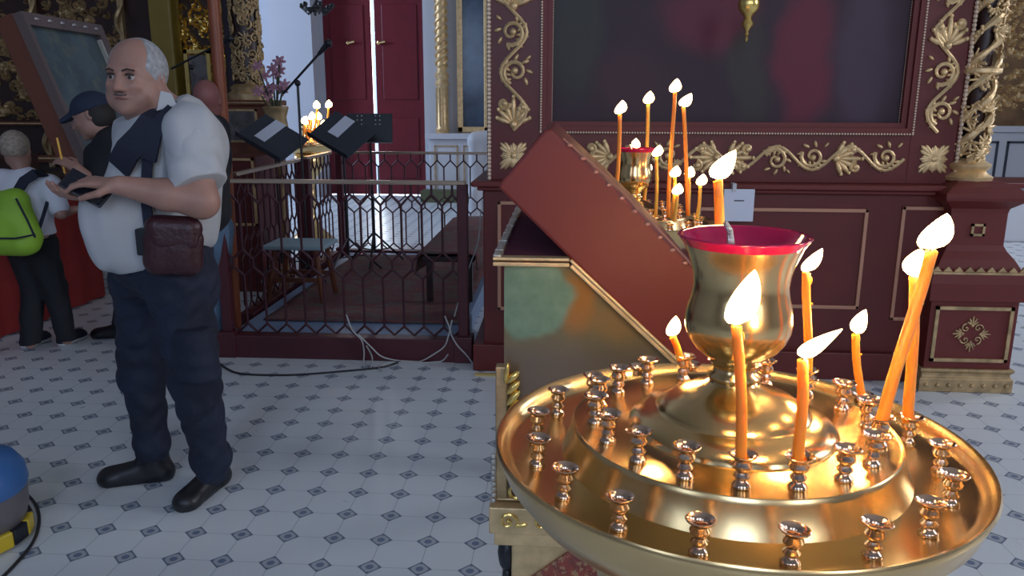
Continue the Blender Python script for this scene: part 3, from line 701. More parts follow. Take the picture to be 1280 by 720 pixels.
# notice hanging on the ledge
s = thing('paper_notice', 'white paper notice hanging on the shrine front, just right of the long candle', 'notice', at(922, 262, AY - 0.13))
o_ = s.location
c0, c1, c2 = at(905, 236, AY - 0.12), at(943, 238, AY - 0.12), at(905, 276, AY - 0.12)
make('sheet', MB().box(c0.x - o_.x, c1.x - o_.x, -0.003, 0.003, c2.z - o_.z, c0.z - o_.z), PAPER, s, False)
make('printed_line', MB().box(-0.022, 0.03, -0.0045, -0.003, 0.045, 0.051), INK, s, False)
make('clip', MB().box(-0.035, -0.015, -0.008, 0.05, c0.z - o_.z - 0.015, c0.z - o_.z + 0.03), WHITE_P, s, False)

# hanging lamp in front of the painting
hp = at(935, 20, 4.05)
hl = thing('hanging_lamp', 'small gilt lamp hanging before the painting at the top edge', 'lamp', hp)
make('lamp_body', MB().lathe([(0.002, -0.095), (0.012, -0.085), (0.006, -0.072), (0.018, -0.055), (0.03, -0.04), (0.022, -0.02), (0.016, -0.01), (0.03, 0.01), (0.048, 0.03), (0.052, 0.06), (0.046, 0.075), (0.03, 0.08)], 24), GOLD_SHINE, hl)
make('finial', MB().lathe([(0.001, -0.12), (0.009, -0.108), (0.004, -0.096)], 12), GOLD_SHINE, hl)
for q in range(3):
    a = q * 2.1; make('chain', MB().tube([(0.045 * math.cos(a), 0.045 * math.sin(a), 0.07), (0.01 * math.cos(a), 0.01 * math.sin(a), 0.6), (0, 0, 6.6 - hp.z)], 0.0025, 5), GOLD_SHINE, hl)

# ================================================================== PEDESTAL AND SPIRAL COLUMN (right)
PC = Vector((2.19, 4.40, 0))
pd = thing('column_pedestal', 'stepped maroon pedestal with zigzag band under the carved column at right', 'pedestal', PC)
def sq(prof, b=None):                                # square 'lathe'
    b = b or MB(); vs = []; fs = []
    for r, z in prof: vs += [(-r, -r, z), (r, -r, z), (r, r, z), (-r, r, z)]
    for j in range(len(prof) - 1):
        for i in range(4): fs.append((j * 4 + i, j * 4 + (i + 1) % 4, (j + 1) * 4 + (i + 1) % 4, (j + 1) * 4 + i))
    fs.append((3, 2, 1, 0)); k = (len(prof) - 1) * 4; fs.append((k, k + 1, k + 2, k + 3)); return b.add(vs, fs)
P_ = [(0.225, 0.13), (0.225, 0.50), (0.245, 0.505), (0.25, 0.60), (0.24, 0.66), (0.215, 0.675), (0.19, 0.72), (0.16, 0.76), (0.145, 0.79), (0.145, 0.96), (0.15, 0.985), (0.205, 1.03), (0.21, 1.045), (0.21, 1.065), (0.165, 1.10), (0.12, 1.12), (0.12, 1.125)]
make('pedestal_body', sq([(r, z) for r, z in P_]), MAROON_PL, pd, False, 0.004)
make('gilt_foot', sq([(0.245, 0.0), (0.245, 0.075), (0.232, 0.085), (0.232, 0.105), (0.245, 0.115), (0.245, 0.13)]), GOLD_DULL, pd, False, 0.004)
b = MB()
for i in range(8): b.ball((-0.21 + 0.06 * i, -0.247, 0.04), 0.012, 8, 5)
make('foot_stud', b, GOLD_DULL, pd)
b = MB()
for i in range(9):
    x = -0.22 + i * 0.055 ; b.prism([(x - 0.027, 0.66), (x + 0.027, 0.66), (x, 0.69)], -0.235, -0.22)
b.box(-0.242, 0.242, -0.243, -0.22, 0.650, 0.662)
make('zigzag_band', b, GOLD_DULL, pd, False)
b = MB(); rect_frame(b, -0.2, 0.2, 0.17, 0.475, -0.225, 0.018, 0.012); make('panel_moulding', b, GOLD_DULL, pd, False)
b = MB(); rect_frame(b, -0.035, 0.035, 0.84, 0.905, -0.145, 0.013, 0.01); make('square_boss', b, GOLD_DULL, pd, False)
b = MB(); c = Vector((0, -0.228, 0.325))
for q in range(4):
    a = q * PI / 2; U_, V_ = Vector((1, 0, 0)), Vector((0, 0, 1))
    palmette(b, c + (U_ * math.cos(a) + V_ * math.sin(a)) * 0.045, a, 0.05, U_, V_, NN, 5, 0.9); spiral(b, c + (U_ * math.cos(a + .78) + V_ * math.sin(a + .78)) * 0.045, 0.022, 1.0, a, 1, 0.004, U_, V_, NN)
make('rosette', b, GOLD_DULL, pd)
sc_ = thing('carved_column', 'tall openwork gilt column of twisting vines on the maroon pedestal', 'column', PC + Vector((-0.02, 0.0, 1.122)))
b = MB().lathe([(0.12, 0.0), (0.125, 0.02), (0.10, 0.035), (0.085, 0.05), (0.105, 0.065), (0.11, 0.085), (0.085, 0.10), (0.06, 0.12)], 40).lathe([(0.075, 0.545), (0.098, 0.555), (0.098, 0.575), (0.075, 0.585)], 40)
make('turned_base', b, GOLD, sc_)
b = MB().lathe([(0.045, 0.1), (0.05, 0.3), (0.045, 0.54), (0.05, 0.8), (0.045, 1.6)], 20); make('core', b, WOOD_DK, sc_)
b = MB()
for st in range(3):
    pts = [Vector((0.07 * math.cos(a), 0.07 * math.sin(a), 0.10 + a * 0.062 - st * 0.0)) for a in [st * 2.094 + j * 0.22 for j in range(0, 105)]]
    pts = [Vector((p.x, p.y, 0.10 + j * 0.0142)) for j, p in enumerate(pts)]
    b.tube(pts, [0.018 + 0.005 * math.sin(j * 0.9) for j in range(len(pts))], 7)
rr = random.Random(3)
for q in range(150):
    a = rr.uniform(0, 2 * PI); z = rr.uniform(0.12, 1.5); out = Vector((math.cos(a), math.sin(a), 0)); U_ = Vector((-math.sin(a), math.cos(a), 0)); c = out * 0.075 + Vector((0, 0, z))
    if q % 3 == 0:
        for g in range(7): b.ball(c + U_ * rr.uniform(-.02, .02) + Vector((0, 0, rr.uniform(-.03, .02))) + out * 0.008, 0.010, 6, 4)
    else: palmette(b, c, rr.uniform(0, 6.28), rr.uniform(0.05, 0.08), U_, Vector((0, 0, 1)), out, 5, 1.2)
make('vine_carving', b, GOLD, sc_)

# ================================================================== LECTERN with slanted icon case
LY = 1.50
lec = thing('lectern', 'gilded lectern with olive side panel behind the near candle stand', 'lectern', (0.05, LY + 0.4, 0))
def LL(mb): mb.v = [(x - 0.05, y - LY - 0.4, z) for x, y, z in mb.v]; return mb
def pxz(x, y, Y=LY): p = at(x, y, Y); return (p.x, p.z)
zt = 1.212; tA = (-0.133, zt); tB = (0.016, zt); tC = (0.262, 0.985)
body = [(-0.112, 0.70), (-0.112, zt - 0.016), (0.012, zt - 0.016), (0.250, 0.978), (0.250, 0.70)]
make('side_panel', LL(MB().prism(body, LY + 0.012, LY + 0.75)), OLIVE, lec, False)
def bar(p, q, t_, y0, y1): 
    v = Vector((q[0] - p[0], 0, q[1] - p[1])); n_ = Vector((-v.z, 0, v.x)).normalized() * t_
    return MB().prism([p, q, (q[0] + n_.x, q[1] + n_.z), (p[0] + n_.x, p[1] + n_.z)], y0, y1)
b = MB()
for p, q in ((tA, tB), (tB, tC)):
    x = bar((p[0], p[1] - 0.016), (q[0], q[1] - 0.016), 0.008, LY - 0.006, LY + 0.014); b.add(x.v, x.f)
    x = bar((p[0], p[1] - 0.004), (q[0], q[1] - 0.004), 0.006, LY - 0.010, LY + 0.018); b.add(x.v, x.f)
make('gilt_edge', LL(b), GOLD, lec, False, 0.002)
b = MB().box(tA[0], tB[0] + 0.0, LY + 0.015, LY + 0.80, zt - 0.012, zt - 0.002)
make('velvet_top', LL(b), VELVET, lec, False)
b = MB().box(tA[0], tA[0] + 0.016, LY + 0.0, LY + 0.80, zt - 0.004, zt + 0.006)
for i in range(7): b.box(tA[0] - 0.001, tA[0] + 0.017, LY + 0.05 + 0.11 * i, LY + 0.056 + 0.11 * i, zt - 0.005, zt + 0.008)
make('silver_braid', LL(b), SILVER, lec, False, 0.002)
b = MB().box(-0.128, 0.262, LY - 0.004, LY + 0.77, 0.695, 0.70).box(-0.14, 0.28, LY - 0.03, LY + 0.79, 0.632, 0.692).box(-0.13, 0.27, LY - 0.02, LY + 0.78, 0.60, 0.632)
make('gilt_plinth', LL(b), GOLD, lec, False, 0.004)
b = MB()
U_, V_ = Vector((1, 0, 0)), Vector((0, 0, 1))
for cx in (-0.10, -0.03, 0.05, 0.14, 0.22):
    b = MB(); spiral(b, Vector((cx, LY - 0.031, 0.662)), 0.018, 1.2, 0, 1, 0.0035, U_, V_, NN); lobe(b, Vector((cx + 0.012, LY - 0.031, 0.652)), 0.2, 0.03, 0.01, 0.004, U_, V_, NN)
    make('plinth_scroll', LL(b), GOLD_SHINE, lec)
b = MB()                                              # carved crest at the left corner post
b.box(-0.128, -0.104, LY - 0.008, LY + 0.02, 0.70, 0.99)
make('corner_post', LL(b), GOLD_DULL, lec, False, 0.003)
b = MB()
for i in range(8):
    c = Vector((-0.105, LY - 0.012, 0.79 + 0.024 * i)); 
    lobe(b, c, 1.15 - 0.05 * i, 0.062 - 0.0035 * i, 0.017, 0.009, U_, V_, NN)
spiral(b, Vector((-0.088, LY - 0.014, 0.775)), 0.024, 1.3, 0, 1, 0.006, U_, V_, NN); spiral(b, Vector((-0.086, LY - 0.014, 0.725)), 0.02, 1.2, 1, -1, 0.005, U_, V_, NN)
lobe(b, Vector((-0.108, LY - 0.012, 0.955)), 1.45, 0.05, 0.012, 0.008, U_, V_, NN)
make('acanthus_crest', LL(b), GOLD_SHINE, lec)
b = MB(); beads(b, Vector((-0.132, LY - 0.012, 0.70)), Vector((-0.132, LY - 0.012, 0.80)), 0.006, 0.012); make('pearl_strip', LL(b), SILVER, lec)
b = MB().box(-0.095, 0.22, LY + 0.0, LY + 0.74, 0.06, 0.60).box(-0.14, 0.27, LY - 0.03, LY + 0.78, 0.0, 0.06).box(-0.11, 0.24, LY - 0.015, LY + 0.755, 0.06, 0.09)
make('lower_cabinet', LL(b), GOLD, lec, False, 0.005)
b = MB()
b.prism([(-0.08, 0.10), (0.205, 0.10), (0.205, 0.58), (0.03, 0.585), (-0.075, 0.50)], LY - 0.006, LY + 0.004)
make('inlaid_panel', LL(b), REDORN, lec, False)
b = MB(); b.ball((-0.105, LY + 0.03, 0.555), (0.022, 0.03, 0.045)); b.ball((-0.105, LY + 0.03, 0.50), (0.012, 0.02, 0.03)); make('side_knob', LL(b), BLACKM, lec)
# the slanted case lying on the lectern
cs = thing('icon_case', 'thick maroon lacquered icon case lying aslant on the lectern', 'icon case', (0.1, LY + 0.4, 1.2))
PTS = [(622, 234), (627, 226), (680, 163), (688, 160), (780, 246), (876, 342), (880, 352), (872, 378), (868, 398), (872, 420), (884, 440), (897, 452), (896, 460), (886, 463), (846, 450), (712, 323)]
poly = [pxz(*p) for p in PTS]
mb = MB().prism(poly, LY - 0.001, LY + 0.72); mb.v = [(x - 0.1, y - LY - 0.4, z - 1.2) for x, y, z in mb.v]
make('case_body', mb, MAROON_PL, cs, False, 0.006)
b = MB(); hi_pts = [(704, 173), (760, 222), (800, 262), (832, 296), (862, 328), (879, 352), (871, 380), (868, 400), (874, 422), (895, 452)]
pp = [pxz(*p) for p in hi_pts]
for i, (p, q) in enumerate(zip(pp, pp[1:])): b.tube([(p[0] - 0.1, -0.402, p[1] - 1.2), (q[0] - 0.1, -0.402, q[1] - 1.2)], 0.0022, 6)
for i in range(11):
    t = (i + 0.5) / 11; p, q = pp[0], pp[5]; b.ball((p[0] + (q[0] - p[0]) * t - 0.1, -0.404, p[1] + (q[1] - p[1]) * t - 1.2), (0.006, 0.003, 0.004))
make('edge_highlight', b, mat('painted_edge_highlight', (0.45, 0.22, 0.17), 0.3, 0.6), cs)  # highlights along the case edge, put into pale tubes and dots

# ================================================================== CHOIR ENCLOSURE
def fence(name, label, A, B, zb=0.14, zt_=1.08, step=0.12, posts=(True, True), base=True):
    A = Vector(A); B = Vector(B); v = B - A; Ln = v.length; ang = math.atan2(v.y, v.x)
    t = thing(name, label, 'railing', A, ang)
    make('top_rail', MB().box(-0.02, Ln + 0.02, -0.022, 0.022, zt_ - 0.024, zt_, bev=0.006), GOLD_RAIL, t, False)
    if base: make('base_beam', MB().box(0, Ln, -0.05, 0.05, 0.0, zb, bev=0.005), MAROON_DK, t, False)
    for k_, on in enumerate(posts):
        if on:
            x = 0 if k_ == 0 else Ln; make('post', MB().box(x - 0.03, x + 0.03, -0.03, 0.03, 0.0, zt_ - 0.02, bev=0.005).box(x - 0.055, x + 0.055, -0.06, 0.06, 0, zb + 0.02, bev=0.005), MAROON_DK, t, False)
    m = MB(); n = max(1, round(Ln / step)); st = Ln / n; r = 0.0075
    def seg(x0, z0, x1, z1): m.tube([(x0, 0, z0), (x1, 0, z1)], r, 6)
    for i in range(n + 1):
        x = i * st
        seg(x, 0.205, x, 0.50); seg(x, 0.66, x, 0.935)
        for s_ in (-1, 1):
            xm = x + s_ * st / 2
            if -0.001 <= xm <= Ln + 0.001:
                seg(x, 0.205, xm, 0.15); seg(x, 0.50, xm, 0.555); seg(x, 0.66, xm, 0.605); seg(x, 0.935, xm, 1.0)
                if s_ == 1: seg(xm, 0.555, xm, 0.605); seg(xm, 1.0, xm, 1.06)
    make('lattice', m, IRON, t, ang=80)
    return t
GOLD_RAIL = mat('brass_handrail', (0.58, 0.44, 0.33), 0.3, 0.8)
IRON = mat('maroon_lattice_iron', (0.055, 0.010, 0.018), 0.4)
fence('railing', 'maroon lattice railing with brass handrail, nearest the viewer', (-2.02, 4.50, 0), (-0.575, 4.50, 0))
fence('railing', 'lattice railing running back along the left of the choir platform', (-2.10, 4.95, 0), (-2.14, 6.30, 0), posts=(False, True))
fence('railing', 'short lattice railing beyond the gap on the left side of the choir', (-2.16, 6.55, 0), (-2.18, 7.30, 0), posts=(True, False))
fence('railing', 'rear lattice railing of the choir, in front of the crimson door', (-2.12, 7.40, 0), (-0.62, 7.40, 0))
pf = thing('choir_platform', 'low platform with blue front edge inside the railings', 'platform', (-1.3, 5.9, 0))
make('platform_board', MB().box(-0.72, 0.70, -1.33, 1.35, 0.0, 0.135), EDGEBLUE, pf, False, 0.005)
cp = MB(); nx, ny = 24, 40; vs = []; 
for i in range(nx + 1):
    for j in range(ny + 1):
        x = -0.62 + 1.28 * i / nx; y = -1.10 + 2.3 * j / ny; vs.append((x, y, 0.150 + 0.006 * math.sin(x * 9 + y * 4) * math.cos(y * 7)))
cp.add(vs, [(i * (ny + 1) + j, (i + 1) * (ny + 1) + j, (i + 1) * (ny + 1) + j + 1, i * (ny + 1) + j + 1) for i in range(nx) for j in range(ny)])
o = solo('carpet', cp, CARPET, 'worn red and grey patterned carpet spread on the choir platform', 'carpet', (-1.3, 5.9, 0.0))
sol = o.modifiers.new('thickness', 'SOLIDIFY'); sol.thickness = 0.008; sol.offset = -1
# carpet covered bench
bn = thing('bench', 'long low bench draped with brown carpet at the right of the choir', 'bench', (-0.74, 6.15, 0.155))
make('seat', MB().box(-0.23, 0.14, -0.85, 0.9, 0.29, 0.33, bev=0.008), WOOD_DK, bn, False)
for x in (-0.18, 0.1):
    for y in (-0.8, 0.8): make('leg', MB().box(x - 0.022, x + 0.022, y - 0.022, y + 0.022, 0.0, 0.29), WOOD_DK, bn, False)
rug = MB(); secs = []; nn_ = 8
for j in range(31):
    y = -0.9 + 1.85 * j / 30; wv = 0.012 * math.sin(j * 0.8)
    secs.append([(-0.26, y, 0.20 + wv), (-0.25, y, 0.335), (-0.2, y, 0.350), (0.1, y, 0.352), (0.155, y, 0.338), (0.16, y, 0.24 + wv), (0.15, y, 0.24 + wv), (0.13, y, 0.331)][:8])
vs = [p for s_ in secs for p in s_[:6]]; rug.add(vs, [(j * 6 + i, j * 6 + i + 1, (j + 1) * 6 + i + 1, (j + 1) * 6 + i) for j in range(30) for i in range(5)])
o = solo('carpet', rug, CARPET, 'brown patterned carpet hung over the long bench', 'carpet', (-0.74, 6.15, 0.16)); sol = o.modifiers.new('thickness', 'SOLIDIFY'); sol.thickness = 0.008; sol.offset = 1
# stool
st_ = thing('stool', 'wooden stool with pale blue top behind the front railing at left', 'stool', (-1.82, 5.38, 0.155))
make('seat', MB().box(-0.25, 0.19, -0.17, 0.19, 0.37, 0.40, bev=0.01), BLUECLOTH, st_, False)
for x, y in ((-0.2, -0.13), (0.14, -0.13), (-0.2, 0.15), (0.14, 0.15)):
    make('leg', MB().tube([(x * 1.15, y * 1.15, 0.0), (x * 0.85, y * 0.85, 0.37)], 0.019, 6), WOOD_BR, st_)
for y in (-0.14, 0.13): make('stretcher', MB().box(-0.19, 0.14, y, y + 0.02, 0.14, 0.17), WOOD_BR, st_, False)

# music stands
def music_stand(label, px_, py_, Y, tilt, yaw, w_=0.46, h_=0.30, paper=None, holes=False, zb=0.155, grp=None, roll=0.0):
    p = at(px_, py_, Y); t = thing('music_stand', label, 'music stand', (p.x, p.y, zb), yaw)
    hz = p.z - zb
    M = Matrix.Translation((0, 0, hz)) @ Matrix.Rotation(roll, 4, 'Y') @ Matrix.Rotation(-tilt, 4, 'X')
    desk = MB().box(-w_ / 2, w_ / 2, -0.004, 0.004, -h_ / 2, h_ / 2, M).box(-w_ / 2, w_ / 2, -0.05, 0.004, -h_ / 2 - 0.006, -h_ / 2, M)
    make('desk', desk, STANDM if not holes else BLACKM, t, False, 0.003)
    if holes:
        h = MB()
        for i in range(3):
            for j in range(2):
                for s_ in (-0.10, 0.05): h.ball(M @ Vector((s_ + 0.035 * j, -0.006, 0.10 - 0.035 * i)), 0.006, 6, 4)
        make('hole', h, SOLEW, t)
    make('pole', MB().tube([(0, 0.02, 0.12), (0, 0.02, hz * 0.55)], 0.014, 8).tube([(0, 0.02, hz * 0.5), (0, 0.015, hz)], 0.009, 8), BLACKM, t)
    for q in range(3):
        a = q * 2 * PI / 3 + 0.5; make('leg', MB().tube([(0, 0.02, 0.28), (0.27 * math.cos(a), 0.02 + 0.27 * math.sin(a), 0.012)], 0.009, 6).tube([(0, 0.02, 0.12), (0.15 * math.cos(a), 0.02 + 0.15 * math.sin(a), 0.13)], 0.006, 6), BLACKM, t)
    if paper:
        pm = MB()
        pm.box(paper[0] - paper[2], paper[0] + paper[2], -0.009, -0.0045, paper[1] - paper[3], paper[1] + paper[3], M)
        s = make('music_sheet', pm, PAPER, None, False); s.location = t.location; s.rotation_euler = t.rotation_euler
        tag(s, 'white music sheet on ' + label.replace('music stand', 'stand'), 'sheet music')
    return t
music_stand('grey music stand tilted low at the left end of the choir railing', 341, 172, 6.0, 1.0, -0.3, 0.44, 0.32, (-0.06, 0.04, 0.05, 0.12), roll=0.45)
music_stand('grey music stand with slanted desk in the middle of the three', 427, 168, 6.3, 0.9, -0.3, 0.40, 0.34, (-0.05, 0.06, 0.05, 0.11), roll=0.45)
music_stand('black music stand with rows of punched holes before the crimson door', 462, 160, 6.6, 0.2, 0.1, 0.38, 0.24, None, True)

# microphone booms
def mic(label, foot, top, boomA, boomB):
    t = thing('microphone_stand', label, 'microphone stand', foot); f_ = Vector(foot)
    make('pole', MB().tube([Vector((0, 0, 0.02)), Vector(top) - f_], 0.010, 8), BLACKM, t)
    make('boom', MB().tube([Vector(boomA) - f_, Vector(boomB) - f_], 0.009, 8), BLACKM, t)
    dv = (Vector(boomB) - Vector(boomA)).normalized()
    make('microphone', MB().tube([Vector(boomB) - f_, Vector(boomB) - f_ + dv * 0.09], [0.013, 0.022], 10).ball(Vector(boomB) - f_ + dv * 0.11, 0.03), BLACKM, t)
    make('clutch', MB().ball(Vector(top) - f_, 0.024), BLACKM, t)
    for q in range(3):
        a = q * 2 * PI / 3; make('leg', MB().tube([(0, 0, 0.14), (0.14 * math.cos(a), 0.14 * math.sin(a), 0.01)], 0.008, 6), BLACKM, t)
T1 = at(372, 104, 5.85)
mic('black microphone stand with boom rising to the right over the choir', (T1.x, 5.85, 0.155), T1, at(354, 117, 5.85), at(398, 68, 5.85))
T2 = at(239, 84, 6.9)
mic('black microphone stand beside the bright gilt carving, behind the man', (T2.x, 6.9, 0.0), T2, at(214, 86, 6.9), at(274, 55, 6.9))
# white stick seen above the railing = daylight strip is the door slit; add far white draped chair
ch = thing('draped_chair', 'white draped chair at the left edge of the shrine, far back', 'chair', (-0.95, 10.5, 0))
make('cover', sdf_mesh([cone((-0.2, 0, 0.1), (-0.2, 0, 1.05), 0.10, 0.10, 0.05), cone((0.2, 0, 0.1), (0.2, 0, 1.05), 0.10, 0.10, 0.05), cone((-0.2, 0, 1.05), (0.2, 0, 1.1), 0.12, 0.12, 0.05), ell((0, 0, 0.6), (0.25, 0.1, 0.5), 0.05), cone((-0.2, -0.1, 0.4), (0.2, -0.35, 0.4), 0.10, 0.10, 0.08), cone((-0.18, -0.3, 0.05), (-0.18, -0.3, 0.4), 0.09, 0.09, 0.08), cone((0.18, -0.3, 0.05), (0.18, -0.3, 0.4), 0.09, 0.09, 0.08)], 0.03), WHITE_P, ch)

# banner pole
bp0, bp1 = at(262, -60, 4.62), at(296, 425, 4.62)
bpz = Vector((bp1.x, bp1.y, 0)); o = thing('banner_pole', 'thick orange brown wooden pole at the left corner of the railing', 'pole', bpz)
make('shaft', MB().tube([Vector((0, 0, 0.03)), (bp0 - bpz) * 0.5 + Vector((0.01, 0, 0)), (bp0 - bpz) + Vector((0, 0, 0.6))], [0.034, 0.035, 0.036], 14), WOOD_OR, o)
make('foot', MB().lathe([(0.06, 0), (0.06, 0.03), (0.045, 0.09)], 24), WOOD_DK, o)

# ================================================================== GILT ICON SCREEN (left, behind)
IY = 7.5
isx = thing('icon_screen', 'dark carved icon screen with gilt foliage across the left background', 'icon screen', (-4.4, IY, 0))
def IL(mb): mb.v = [(x + 4.4, y - IY, z) for x, y, z in mb.v]; return mb
make('back_board', IL(MB().box(-7.9, -2.95, IY, IY + 0.3, 0, 4.6)), WOOD_DK, isx, False)
for q, (x0, x1, z0, z1, mt, sd) in enumerate(((-5.75, -5.0, 1.35, 2.9, GOLD_DULL, 1), (-4.9, -4.15, 1.5, 2.9, GOLD_DULL, 2), (-3.68, -3.02, 1.0, 2.8, GOLD_SHINE, 3), (-6.8, -5.85, 0.9, 2.9, GOLD_DULL, 4))):
    b = MB(); carved_relief(b, x1 - x0, z1 - z0, 0.05, sd, Matrix.Translation((x0, IY + 0.0, z0)), 0.011)
    make('carved_foliage', IL(b), mt, isx, ang=60)
make('ochre_pilaster', IL(MB().box(at(189, 60, 7.3).x, at(217, 60, 7.3).x, IY - 0.2, IY, 0.0, 4.2, bev=0.02)), YELLOWCOL, isx, False)
b = MB().box(-3.50, -3.33, IY - 0.10, IY - 0.06, 1.05, 1.95); make('small_icon', IL(b), ICON_GREY, isx, False)
b = MB(); rect_frame(b, -3.54, -3.29, 1.0, 2.0, IY - 0.09, 0.035, 0.03); make('icon_frame', IL(b), GOLD_SHINE, isx, False)
for x in (-5.0, -4.15, -5.82):
    b = MB(); 
    b.tube([(x + 0.03 * math.cos(j * 0.5), IY - 0.06 + 0.03 * math.sin(j * 0.5), 0.9 + j * 0.03) for j in range(70)], 0.022, 6)
    b.box(x - 0.02, x + 0.02, IY - 0.05, IY, 0.9, 3.0); make('twisted_colonnette', IL(b), GOLD_DULL, isx)
b = MB().box(-7.8, -4.0, IY - 0.12, IY, 0.95, 1.02).box(-7.8, -4.0, IY - 0.08, IY, 1.30, 1.34); make('cornice', IL(b), WOOD_BR, isx, False, 0.006)
make('screen_gilt_rule', IL(MB().box(-7.8, -4.0, IY - 0.135, IY - 0.12, 0.985, 1.0).box(-7.8, -4.0, IY - 0.095, IY - 0.08, 1.315, 1.325)), GOLD, isx, False)
# dark column and carved column on its plinth
p1 = at(318, 120, 7.2)
cc = thing('carved_column', 'dark column wrapped in dull gilt foliage, left of the white wall', 'column', (p1.x - 0.04, 7.2, 0))
H0 = at(318, 118, 7.2).z
make('plinth', MB().box(-0.19, 0.21, -0.22, 0.25, 0.0, H0 - 0.10, bev=0.01).box(-0.22, 0.24, -0.25, 0.28, H0 - 0.10, H0 - 0.05, bev=0.01), WOOD_BR, cc, False)
make('plinth_icon', MB().box(-0.12, 0.12, -0.232, -0.22, H0 - 0.40, H0 - 0.15), ICON_GREY, cc, False)
b = MB(); rect_frame(b, -0.14, 0.14, H0 - 0.42, H0 - 0.13, -0.225, 0.018, 0.015); b.box(-0.2, 0.22, -0.255, -0.25, H0 - 0.08, H0 - 0.07); make('icon_frame', b, GOLD_DULL, cc, False)
make('turned_base', MB().lathe([(0.20, H0 - 0.05), (0.20, H0), (0.16, H0 + 0.03), (0.17, H0 + 0.06), (0.13, H0 + 0.09)], 32), GOLD_DULL, cc)
make('shaft', MB().lathe([(0.12, H0 + 0.05), (0.12, 3.6)], 24), WOOD_DK, cc)
b = MB(); rr = random.Random(11)
for q in range(170):
    a = rr.uniform(-PI, 0.3); z = rr.uniform(H0 + 0.1, 2.9); out = Vector((math.cos(a), math.sin(a), 0)); U2 = Vector((-math.sin(a), math.cos(a), 0)); c = out * 0.125 + Vector((0, 0, z))
    if q % 2: palmette(b, c, rr.uniform(0, 6.28), rr.uniform(0.05, 0.08), U2, Vector((0, 0, 1)), out, 5, 1.2)
    else: spiral(b, c, 0.045, 1.2, rr.uniform(0, 6), 1, 0.011, U2, Vector((0, 0, 1)), out)
make('foliage_carving', b, GOLD_DULL, cc)
dc = MB().lathe([(0.11, 0), (0.11, 0.08), (0.085, 0.12), (0.085, 4.2)], 24)
solo('dark_column', dc, mat('violet_black_paint', (0.03, 0.02, 0.035), 0.5), 'plain violet-black column between the bright gilt carving and the carved column', 'column', (at(294, 90, 7.3).x, 7.32, 0))
# low maroon gilt-edged box by the platform corner
gb = thing('maroon_cabinet', 'small maroon cabinet with gilt edging left of the carved column plinth', 'cabinet', (-2.62, 6.35, 0))
make('body', MB().box(-0.22, 0.18, -0.2, 0.2, 0, 1.10, bev=0.008), MAROON, gb, False)
b = MB(); rect_frame(b, -0.21, 0.17, 0.55, 1.09, -0.2, 0.02, 0.012); make('gilt_edging', b, GOLD, gb, False)

# flower vase
fv = at(345, 182, 6.7); fl = thing('flower_vase', 'vase of pale pink lilies in front of the carved column', 'flower vase', (fv.x, 6.75, 0))
hv = fv.z
make('vase', MB().lathe([(0.10, 0), (0.10, 0.03), (0.03, 0.08), (0.03, hv - 0.05), (0.07, hv), (0.10, hv + 0.12), (0.085, hv + 0.24), (0.11, hv + 0.32), (0.1, hv + 0.33)], 24), GOLD_DULL, fl)
b = MB(); pt = MB(); rr = random.Random(5)
for q in range(16):
    a = rr.uniform(0, 6.28); r = rr.uniform(0.02, 0.14); h = rr.uniform(0.42, 0.72); e = Vector((r * math.cos(a) - 0.03, r * math.sin(a), hv + h)); b.tube([(0, 0, hv + 0.2), e * 0.5 + Vector((0, 0, hv * 0.5 + 0.12)), e], 0.006, 5)
    for g in range(6):
        aa = g * PI / 3 + q; dv = Vector((math.cos(aa), math.sin(aa) , 0.6)).normalized(); lobe(pt, e, aa, 0.06, 0.026, 0.008, Vector((1, 0, 0)), Vector((0, 0.5, 0.86)), Vector((0, -0.86, 0.5)))
make('stem', b, GREENL, fl); make('blossom', pt, PINK, fl)
# iron chandelier end
cq = at(396, 6, 9.0); chd = thing('chandelier', 'black iron chandelier arm cut by the top edge above the door', 'chandelier', cq)
b = MB(); b.tube([(0.14 * math.cos(a), 0.14 * math.sin(a), -0.05) for a in [i * 0.4 for i in range(17)]], 0.014, 6)
for q in range(6):
    a = q * PI / 3; b.tube([(0, 0, 0.05), (0.10 * math.cos(a), 0.10 * math.sin(a), -0.10), (0.17 * math.cos(a), 0.17 * math.sin(a), -0.03)], 0.013, 6); b.ball((0.17 * math.cos(a), 0.17 * math.sin(a), -0.01), 0.03)
make('ring_and_arm', b, BLACKM, chd); make('suspension_rod', MB().tube([(0, 0, 0), (0, 0, 6.6 - cq.z)], 0.008, 6), BLACKM, chd)

# gilt twisted column and blue icon right of the far door
tc_ = thing('twisted_column', 'pale gilt twisted half column on the white wall right of the crimson door', 'column', (at(553, 165, 12.9).x, 12.93, 1.0))
b = MB().lathe([(0.14, 0), (0.14, 0.05), (0.10, 0.08), (0.12, 0.12), (0.095, 0.16), (0.09, 0.8), (0.12, 0.84), (0.09, 0.9), (0.12, 0.98), (0.08, 1.04), (0.085, 2.3)], 24); make('shaft', b, GOLD, tc_)
b = MB()
for s_ in range(3): b.tube([(0.09 * math.cos(j * 0.35 + s_ * 2.09), 0.09 * math.sin(j * 0.35 + s_ * 2.09), 1.1 + j * 0.02) for j in range(62)], 0.022, 6)
make('twisted_rib', b, GOLD, tc_)
b = MB(); 
for q in range(10): a = q * 2 * PI / 10; b.box(-0.008, 0.008, -0.008, 0.008, 0.18, 0.78, Matrix.Translation((0.093 * math.cos(a), 0.093 * math.sin(a), 0)))
make('flute', b, GOLD_DULL, tc_, False)
x0, x1 = at(572, 160, 12.95).x, at(612, 160, 12.95).x
fi = thing('framed_icon', 'dark blue tall icon in a gilt frame beyond the rear railing', 'icon', ((x0 + x1) / 2, 13.0, 1.08)); hw = (x1 - x0) / 2
make('picture', MB().box(-hw + 0.05, hw - 0.05, -0.03, 0.03, 0.05, 2.6), GLASS_BLUE, fi, False)
